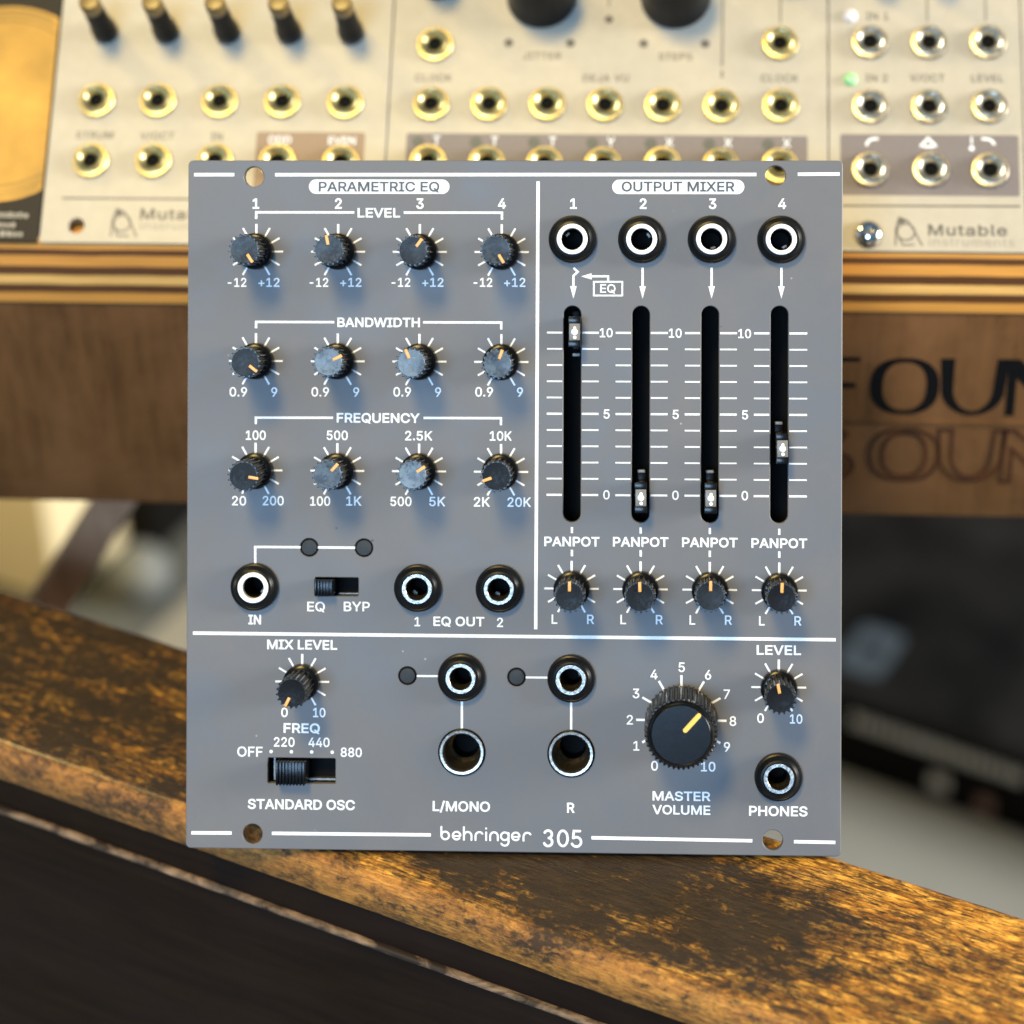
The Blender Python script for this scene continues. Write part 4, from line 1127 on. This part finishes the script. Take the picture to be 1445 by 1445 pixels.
def ell(cx, cz, a, c, n=40, p=2.4):
    out = []
    for i in range(n):
        t = 2 * PI * i / n
        u, v_ = math.cos(t), math.sin(t)
        out.append((cx + a * math.copysign(abs(u) ** (2 / p), u), cz + c * math.copysign(abs(v_) ** (2 / p), v_)))
    return out


def wide(ch, x, z0, h):
    """extended display capitals: thick uprights, thin horizontals"""
    t, q = 2.7, 1.0
    z1 = z0 + h
    if ch == 'O':
        return [[ell(x + 7.1, (z0 + z1) / 2, 7.1, h / 2), ell(x + 7.1, (z0 + z1) / 2, 4.5, h / 2 - q)[::-1]]]
    if ch == 'F':
        return [[[(x, z0), (x + t, z0), (x + t, z0 + h * 0.46), (x + 9.5, z0 + h * 0.46), (x + 9.5, z0 + h * 0.46 + q + .2), (x + t, z0 + h * 0.46 + q + .2),
                  (x + t, z1 - q), (x + 10.3, z1 - q), (x + 10.3, z1), (x, z1)]]]
    if ch == 'U':
        o_ = [(x, z1)] + arc(x + 6.9, z0 + 6.5, 6.5, 180, 360, 20, 6.5) + [(x + 14, z1), (x + 11.6, z1)] + arc(x + 7.0, z0 + 6.6, 4.1, 0, -180, 20, 5.6) + [(x + 2.9, z1)]
        return [[o_]]
    if ch == 'N':
        return [[[(x, z0), (x + 1.9, z0), (x + 1.9, z1 - 4.6), (x + 10.2, z0), (x + 12.6, z0), (x + 12.6, z1), (x + 10.7, z1), (x + 10.7, z0 + 4.6), (x + 2.4, z1), (x, z1)]]]
    if ch == 'D':
        o_ = [(x, z0), (x + 6.5, z0)] + arc(x + 6.5, (z0 + z1) / 2, 7.2, -80, 80, 18, h / 2) + [(x + 6.5, z1), (x, z1)]
        i_ = [(x + t, z0 + q), (x + 6.2, z0 + q)] + arc(x + 6.2, (z0 + z1) / 2, 4.7, -80, 80, 18, h / 2 - q) + [(x + 6.2, z1 - q), (x + t, z1 - q)]
        return [[o_, i_[::-1]]]
    c = arc(x + 6.3, z0 + h * 0.73, 4.8, 30, 270, 18, h * 0.215) + arc(x + 6.3, z0 + h * 0.27, 5.2, 90, -150, 18, h * 0.22)[1:]
    return [[ribbon(c, 1.9)[0]]]


def upright(mb, contours, y0, y1):
    """extrude an x-z outline through y (front at y0)"""
    t = MB().slab(contours, 0, 1)
    k = [(p[0], y1 + (y0 - y1) * p[2], p[1]) for p in t.v]
    mb.add(k, t.f)


lt = MB()
for ch, x in zip('FOUND', (78.2, 90.7, 104.9, 118.7, 133)):
    for g in wide(ch, x, 35.0, 13.9):
        upright(lt, g, 0.5, 0.7)
lt.build('painted_lettering', plain('black_letter_paint', (0.005, 0.005, 0.005), 0.6, spec=0.1), front)
cv = MB()
for ch, x in zip('SOUND', (75.5, 91.4, 105.4, 118.9, 132.5)):
    for g in wide(ch, x, 18.2, 13.0):
        for c in g:
            for q in ribbon(c, 0.8, True):
                pass
            L, Q = ribbon(c, 0.8, True)
            upright(cv, [L, Q] if abs(area2(L)) > abs(area2(Q)) else [Q, L], 0.42, 0.7)
cv.build('carved_lettering', CARVED, front)
MB().box(60, CX1, 0.2, 0.7, 32.6, 33.6, 0.15).build('dividing_strip', CASEWOOD, front)

stand = thing('case_stand', 'slanting brown wooden leg of the stand that carries the synth case', 'stand')
stand.location = (OX * MM, OY * MM, -0.3)
stand.rotation_euler = (0, 0, YAW)
for x0, x1, d in ((-62, -256, 60), (26, 26, 60)):
    l_ = MB()
    lp = []
    for x, z in ((x1, 0), (x0, 308.7)):
        lp.append([(x - 5, d - 6, z), (x + 5, d - 6, z), (x + 5, d + 6, z), (x - 5, d + 6, z)])
    fix(l_.rings(lp, True, True).build('leg', LEGWOOD, stand))
MB().box(-70, 60, 45, 75, 302, 308.6, 0.5).build('bearer', LEGWOOD, stand)


# ------------------------------------------------------------------ the modules in the case
def rack_module(label, u0, u1, mat, cut=()):
    t = thing('rack_module', label, 'synth module', 'modules in the wooden case')
    t.location = (OX * MM, OY * MM, OZ * MM)
    t.rotation_euler = (R(90 - 50.215), 0, YAW)
    b = MB()
    ol = rrect(u0 + 0.12, u1 - 0.12, -0.7, 127.8, 0.4, 3)
    hs = [circ(x, y, 1.7, 24) for x, y in cut]
    b.fill([grow(ol, -0.1)] + hs, 0.0)
    b.rings([[(p[0], p[1], -1.8) for p in ol], [(p[0], p[1], -0.1) for p in ol], [(p[0], p[1], 0) for p in grow(ol, -0.1)]])
    for h in hs:
        b.rings([[(p[0], p[1], -1.8) for p in h], [(p[0], p[1], 0) for p in h]])
    f = b.build('faceplate', mat, t, 30)
    return t, f


RJ = {}


def rjacks(t, pts, metal=None):
    metal = metal or JACKMETAL
    for x, y in pts:
        key = metal.name
        if key not in RJ:
            b = MB().lathe([(3.75, 0.0), (3.75, 0.75), (3.55, 1.0), (2.85, 1.05), (2.75, 1.1), (2.7, 1.9), (2.5, 2.05), (2.3, 1.95), (1.5, 1.05), (1.42, 0.8)], n=36)
            j = b.build('jack_socket', metal, t, 30)
            MB().lathe([(1.49, 1.0), (1.3, 0.3), (0, 0.25)], n=24).build('socket_bore', VOID, j)
            RJ[key] = j
        else:
            j = copy_part(RJ[key], t)
        place(j, x + random.uniform(-.12, .12), y + random.uniform(-.12, .12), 0, (random.uniform(-.03, .03), random.uniform(-.03, .03), random.uniform(0, 6)))


def legend(face, items, lines=(), mat=GREYTXT, h=1.6, z=0.03):
    b = MB()
    for s, x, y in items:
        write(b, s, x, y, h, None, 6, z, track=28)
    if b.f:
        b.build('printed_legend', mat, face, smooth=False)
    for w, p in lines:
        b = MB()
        rule(b, w, p, z)
        b.build('printed_line', mat, face, smooth=False)


def emblem(face, x, y, s=1.0):
    """little robot-like badge: round belly, pointed head, two feet"""
    b = MB()
    k = 0.03
    for c in (circ(x, y, 1.75 * s, 28),):
        b.fill([grow(c, 0.16), grow(c, -0.16)[::-1]], k)
    for p in ([(x - 2.1 * s, y - 2.9 * s), (x - 2.0 * s, y + 0.6 * s), (x - 1.3 * s, y + 3.1 * s), (x + 0.4 * s, y + 2.4 * s), (x + 2.1 * s, y - 0.6 * s), (x + 3.2 * s, y - 2.9 * s)],
              [(x - 1.4 * s, y - 1.3 * s), (x - 0.6 * s, y - 2.8 * s), (x + 1.6 * s, y - 2.7 * s)],):
        b.fill(ribbon(p, 0.3), k + 0.006)
    b.fill([[(x - 1.7 * s, y + 1.5 * s), (x - 0.2 * s, y + 2.0 * s), (x + 0.2 * s, y + 2.5 * s), (x - 1.2 * s, y + 3.0 * s)]], k + 0.012)
    b.build('maker_emblem', GREYTXT, face, smooth=False)


def maker(face, x, y):
    b = MB()
    write(b, 'Mutable', x, y + 2.35 - 0.0, 2.35, 15.6, 14, 0.03, 'L', 40)
    b.build('maker_name', GREYTXT, face, smooth=False)
    b = MB()
    write(b, 'instruments', x, y - 0.15, 1.75, 17.0, 0, 0.03, 'L', 40)
    b.build('maker_subtitle', PALEGREYTXT, face, smooth=False)


def printbox(face, u0, u1, v0, v1, mat):
    MB().fill([rrect(u0, u1, v0, v1, 0.5, 4)], 0.015).build('output_field', mat, face, smooth=False)


# black and gold module at the far left
tA, fA = rack_module('black module with a big round gold print and small white text', -152, -79.3, BLACKPANEL)
cc = (-90, 30)


def disc(r):
    return [(min(-79.55, x), y) for x, y in circ(cc[0], cc[1], r, 90)]


b = MB()
b.fill([disc(22)], 0.02)
b.build('gold_disc', GOLD, fA, smooth=False)
b = MB()
for r in (21.0, 19.9, 18.6):
    c = [p for p in circ(cc[0], cc[1], r, 120) if p[0] < -79.6]
    c = sorted(c, key=lambda p: math.atan2(p[1] - cc[1], p[0] - cc[0]) % (2 * PI))
    b.fill(ribbon(c, 0.35), 0.032)
b.build('dull_gold_rings', GOLDDARK, fA, smooth=False)
b = MB()
rw = random.Random(11)
for v_, n in ((5.1, 6), (3.0, 4), (1.0, 5)):       # three lines too blurred to read
    x = -91.0
    for k in range(n + 4):
        wv = rw.uniform(0.7, 1.2)
        if x + wv > (-81.2, -84.0, -82.5)[(5.1, 3.0, 1.0).index(v_)]:
            break
        b.fill([rrect(x, x + wv, v_ - 0.55, v_ + rw.uniform(0.35, 0.75), 0.2, 2)], 0.03)
        x += wv + 0.25
b.build('small_print', PALEGREYTXT, fA, smooth=False)

# cream module with five slim knobs
tB, fB = rack_module('cream module with five slim brown-topped black knobs, beside the black and gold module', -79.2, -9.0, CREAM, [(-71.7, 3.0)])
BX = (-69.9, -57.0, -44.1, -31.1, -18.1)
printbox(fB, -35.9, -13.5, 10.5, 23.9, BROWNBOX)
rjacks(tB, [(x, 30.5) for x in BX] + [(x, 17.2) for x in BX])
legend(fB, [('STRUM', -69.7, 22.9), ('V/OCT', -56.6, 22.85), ('IN', -44.2, 22.8)], [(0.4, [(-75.2, 8.95), (-13, 9.05)])])
b = MB()
write(b, 'ODD', -31.1, 22.2, 1.7, None, 12, 0.04)
write(b, 'EVEN', -18.2, 22.1, 1.7, None, 12, 0.04)
b.build('white_legend', WHITE, fB, smooth=False)
emblem(fB, -62.3, 3.6)
maker(fB, -58.6, 3.3)
for i, x in enumerate(BX):
    if i == 0:
        b = MB().lathe([(0, 0.1), (2.55, 0.1), (2.7, 0.4), (2.65, 3.0), (2.25, 4.2), (2.1, 12.0), (2.0, 12.4)], n=32)
        sk = b.build('slim_knob', BLACKGLOSS, tB, 30)
        MB().lathe([(2.1, 12.2), (2.15, 12.6), (2.1, 15.2), (1.8, 15.9), (0, 16.1)], n=32).build('knob_cap', BRASSCAP, sk, 40)
    else:
        sk = copy_part(sk, tB)
    place(sk, x + 0.5, 46.0)

# wide cream module with two big black knobs
tC, fC = rack_module('wide cream module with two big black knobs and a long grey output field', -9.0, 81.1, CREAM)
CXs = [-0.1 + 11.9 * i for i in range(7)]
printbox(fC, -4.9, 76.9, 10.5, 23.9, GREYBOX)
rjacks(tC, [(x, 30.3) for x in CXs] + [(x, 17.3) for x in CXs] + [(-0.05, 43.6), (71.3, 44.2)])
legend(fC, [('CLOCK', 0, 36.2), ('DEJA VU', 35.6, 36.4), ('CLOCK', 71.2, 36.6), ('JITTER', 22.3, 41.3), ('STEPS', 49.8, 41.3)],
       [(0.3, [(59.4, 60), (59.4, 39.2)]), (0.4, [(59.4, 38.2), (59.4, 36.6)]), (0.25, [(35.8, 60), (35.8, 52.5)]), (0.3, [(71.3, 60), (71.3, 49)])])
b = MB()
for x in CXs:
    b.fill([circ(x - 2.4, 22.0, 1.25, 20)], 0.03)
b.build('dark_dots', plain('dark_grey_print', (0.07, 0.08, 0.075), 0.5), fC, smooth=False)
b = MB()
for x, s in zip(CXs, ('T', 'T', 'T', 'Y', 'X', 'X', 'X')):
    write(b, s, x + 1.4, 22.3, 1.9, None, 8, 0.04)
b.build('white_legend', WHITE, fC, smooth=False)
b = MB()
for x in (15.3, 28.1, 43.2, 55.9):
    b.fill([circ(x, 44.2, 0.95, 20)], 0.03)
b.fill([circ(35.9, 49.6, 0.9, 20)], 0.03)
b.build('scale_dots', GREYTXT, fC, smooth=False)
for i, x in enumerate((21.8, 49.6)):
    if i == 0:
        b = MB().lathe([(0, 0.3), (7.0, 0.3), (7.3, 0.8), (7.1, 3.0), (6.6, 5.0), (6.5, 14.5), (6.1, 15.6), (0, 16)], n=48)
        bk = b.build('large_knob', BLACKGLOSS, tC, 30)
        MB().box(-0.3, 0.3, 1.5, 6.2, 15.5, 16.15, 0.1).build('pointer', WHITE, bk)
    else:
        bk = copy_part(bk, tC)
    place(bk, x, 54.5, 0, (0, 0, R(30 - 50 * i)))
for i, (x, y) in enumerate(((-0.1, 58), (71.3, 61.5))):
    if i == 0:
        b = MB().lathe([(0, 0.1), (4.2, 0.1), (4.3, 0.5), (4.1, 2.4), (3.3, 3.2), (3.2, 14.0), (3.0, 14.5), (0, 14.6)], n=36)
        kk = b.build('knob', BLACKGLOSS, tC, 30)
    else:
        kk = copy_part(kk, tC)
    place(kk, x, y)

# narrow cream module at the right
tD, fD = rack_module('narrow cream module with dark grey output field, dome screw and green light', 81.1, 120.3, CREAM)
DX = (89.5, 101.5, 113.5)
printbox(fD, 83.5, 119.3, 11.2, 24.4, GREYBOX)
rjacks(tD, [(x, 44.6) for x in DX] + [(x, 30.4) for x in DX] + [(x, 16.6) for x in DX], JACKSILVER)
legend(fD, [('IN 1', 91.2, 50.6), ('IN 2', 90.9, 36.8), ('V/OCT', 101.2, 36.9), ('LEVEL', 113.4, 36.9)],
       [(0.4, [(83.6, 8.9), (119.3, 9.1)]), (0.25, [(101.4, 60), (101.4, 49.6)]), (0.25, [(113.3, 60), (113.3, 49.6)])])
b = MB()
rule(b, 0.55, arc(90.3, 21.9, 1.5, 180, 95, 8) + [(91.2, 23.45)], 0.04)
rule(b, 0.55, [(99.6, 21.8), (101.2, 23.6), (102.8, 21.8)], 0.04)
rule(b, 0.55, [(100.2, 21.8), (102.2, 21.8)], 0.046)
rule(b, 0.55, [(111.9, 23.6)] + arc(112.9, 22.0, 1.55, 90, 10, 8), 0.04)
b.fill([circ(109.9, 21.5, 0.55, 14)], 0.04)
rule(b, 0.35, [(109.9, 22.4), (109.9, 24.0)], 0.04)
b.build('white_legend', WHITE, fD, smooth=False)
emblem(fD, 96.5, 3.4)
maker(fD, 101.0, 1.55)
for (x, y, mt) in ((85.6, 50.6, WHITELENS), (85.6, 36.4, GREENLENS)):
    b = MB().lathe([(1.5, 0.0), (1.45, 0.35), (1.1, 0.9), (0, 1.2)], n=24)
    place(b.build('indicator_light', mt, tD, 60), x, y)
b = MB().lathe([(3.0, 0.0), (3.0, 0.3), (2.7, 1.2), (1.9, 1.95), (0.9, 2.25), (0.85, 1.6), (0, 1.6)], n=36)
sc_ = b.build('screw', CHROME, tD, 40)
place(sc_, 89.0, 2.7)
for i, x in enumerate((91.0, 103.2)):
    if i == 0:
        b = MB().lathe([(0, 0.1), (2.55, 0.1), (2.7, 0.4), (2.65, 3.0), (2.25, 4.2), (2.1, 14.0), (1.8, 14.6), (0, 14.8)], n=32)
        kd = b.build('slim_knob', BLACKGLOSS, tD, 30)
    else:
        kd = copy_part(kd, tD)
    place(kd, x, 58.5)
tE, fE = rack_module('plain blank cream module right of the one with the dome screw', 120.3, 146, CREAM)

# ================================================================== THINGS ON THE FLOOR BEHIND, OUT OF FOCUS
fm = thing('floor_shade_sheet', 'dark grey sheet added to shade the floor under the cream cabinet and black bag', 'mat')  # sheet put in to darken the left part of the floor
fm.location = (-0.42, 0.72, -0.3)
fm.rotation_euler = (0, 0, TH)
MB().box(-420, 340, -420, 420, 0, 2.0, 0.6).build('shade_sheet', SHADEGREY, fm)

cb = thing('cream_cabinet', 'cream painted cabinet standing on the floor behind the slanting leg', 'cabinet')
cb.location = (-0.285, 0.570, -0.298)
cb.rotation_euler = (0, 0, TH)
MB().box(-150, 118, -90, 90, 4, 100, 3).build('body', CREAMBOX, cb)
MB().box(-154, 122, -94, 94, 100, 106, 2).build('top', CREAMBOX, cb)
MB().box(-146, 114, -86, 86, 0, 4).build('plinth', BLACKBOX, cb)

db = thing('black_bag', 'black padded bag on the floor between the cream cabinet and a grey ball', 'bag')
db.location = (-0.186, 0.497, -0.298)
db.rotation_euler = (0, 0, TH)
MB().box(-13, 13, -18, 60, 0, 40, 7, 4).build('body', BLACKBOX, db)
MB().box(-4, 0, -5, 45, 39.5, 43, 1.2).build('carry_strap', BLACKBOX, db)

bl = MB()
bl.lathe([(0, 0)] + [(12 * math.cos(R(a)), 11.8 + 12 * math.sin(R(a))) for a in range(-78, 90, 12)] + [(0, 23.8)], n=40)
ball = bl.build('grey_ball', BALLGREY, None, 60)
ball.location = (-0.183, 0.452, -0.298)
ball['label'] = 'small grey ball on the floor in front of the black bag'
ball['category'] = 'ball'

eb = thing('equipment_box', 'flat black equipment box with blue grey badge and a row of pale marks', 'equipment box')
eb.location = (0.121, 0.340, -0.3)
BA = math.atan(-0.52)
eb.rotation_euler = (0, 0, BA)
MB().box(-190, 190, 0, 260, 0, 33.6, 1.5).build('body', BLACKBOX, eb)
MB().box(-186, 186, 4, 256, 33.2, 34.0, 0.3).build('top_plate', BOXTOP, eb)
b = MB()
b.slab([rrect(-47, -30, 15, 42, 4, 6)], 33.9, 34.6)
b.build('badge', BADGE, eb)
b = MB()
b.slab([circ(-38, 29, 3.6, 20)], 34.6, 34.9)
b.build('badge_mark', BLACKBOX, eb)
b = MB()
x = -33.0
rw = random.Random(4)
while x < 29:
    w = rw.uniform(2.4, 4.0)
    b.box(x, x + w, -0.4, 0.2, 23.2, 28.8)
    x += w + 1.1
b.build('front_marks', PALEMARK, eb)
MB().box(-2, 5, -0.4, 0.2, 7.5, 14).build('front_logo', PALEMARK, eb)
b = MB().box(16, 22, -0.4, 0.2, 5, 11)
b.build('front_knob', PINKMARK, eb)
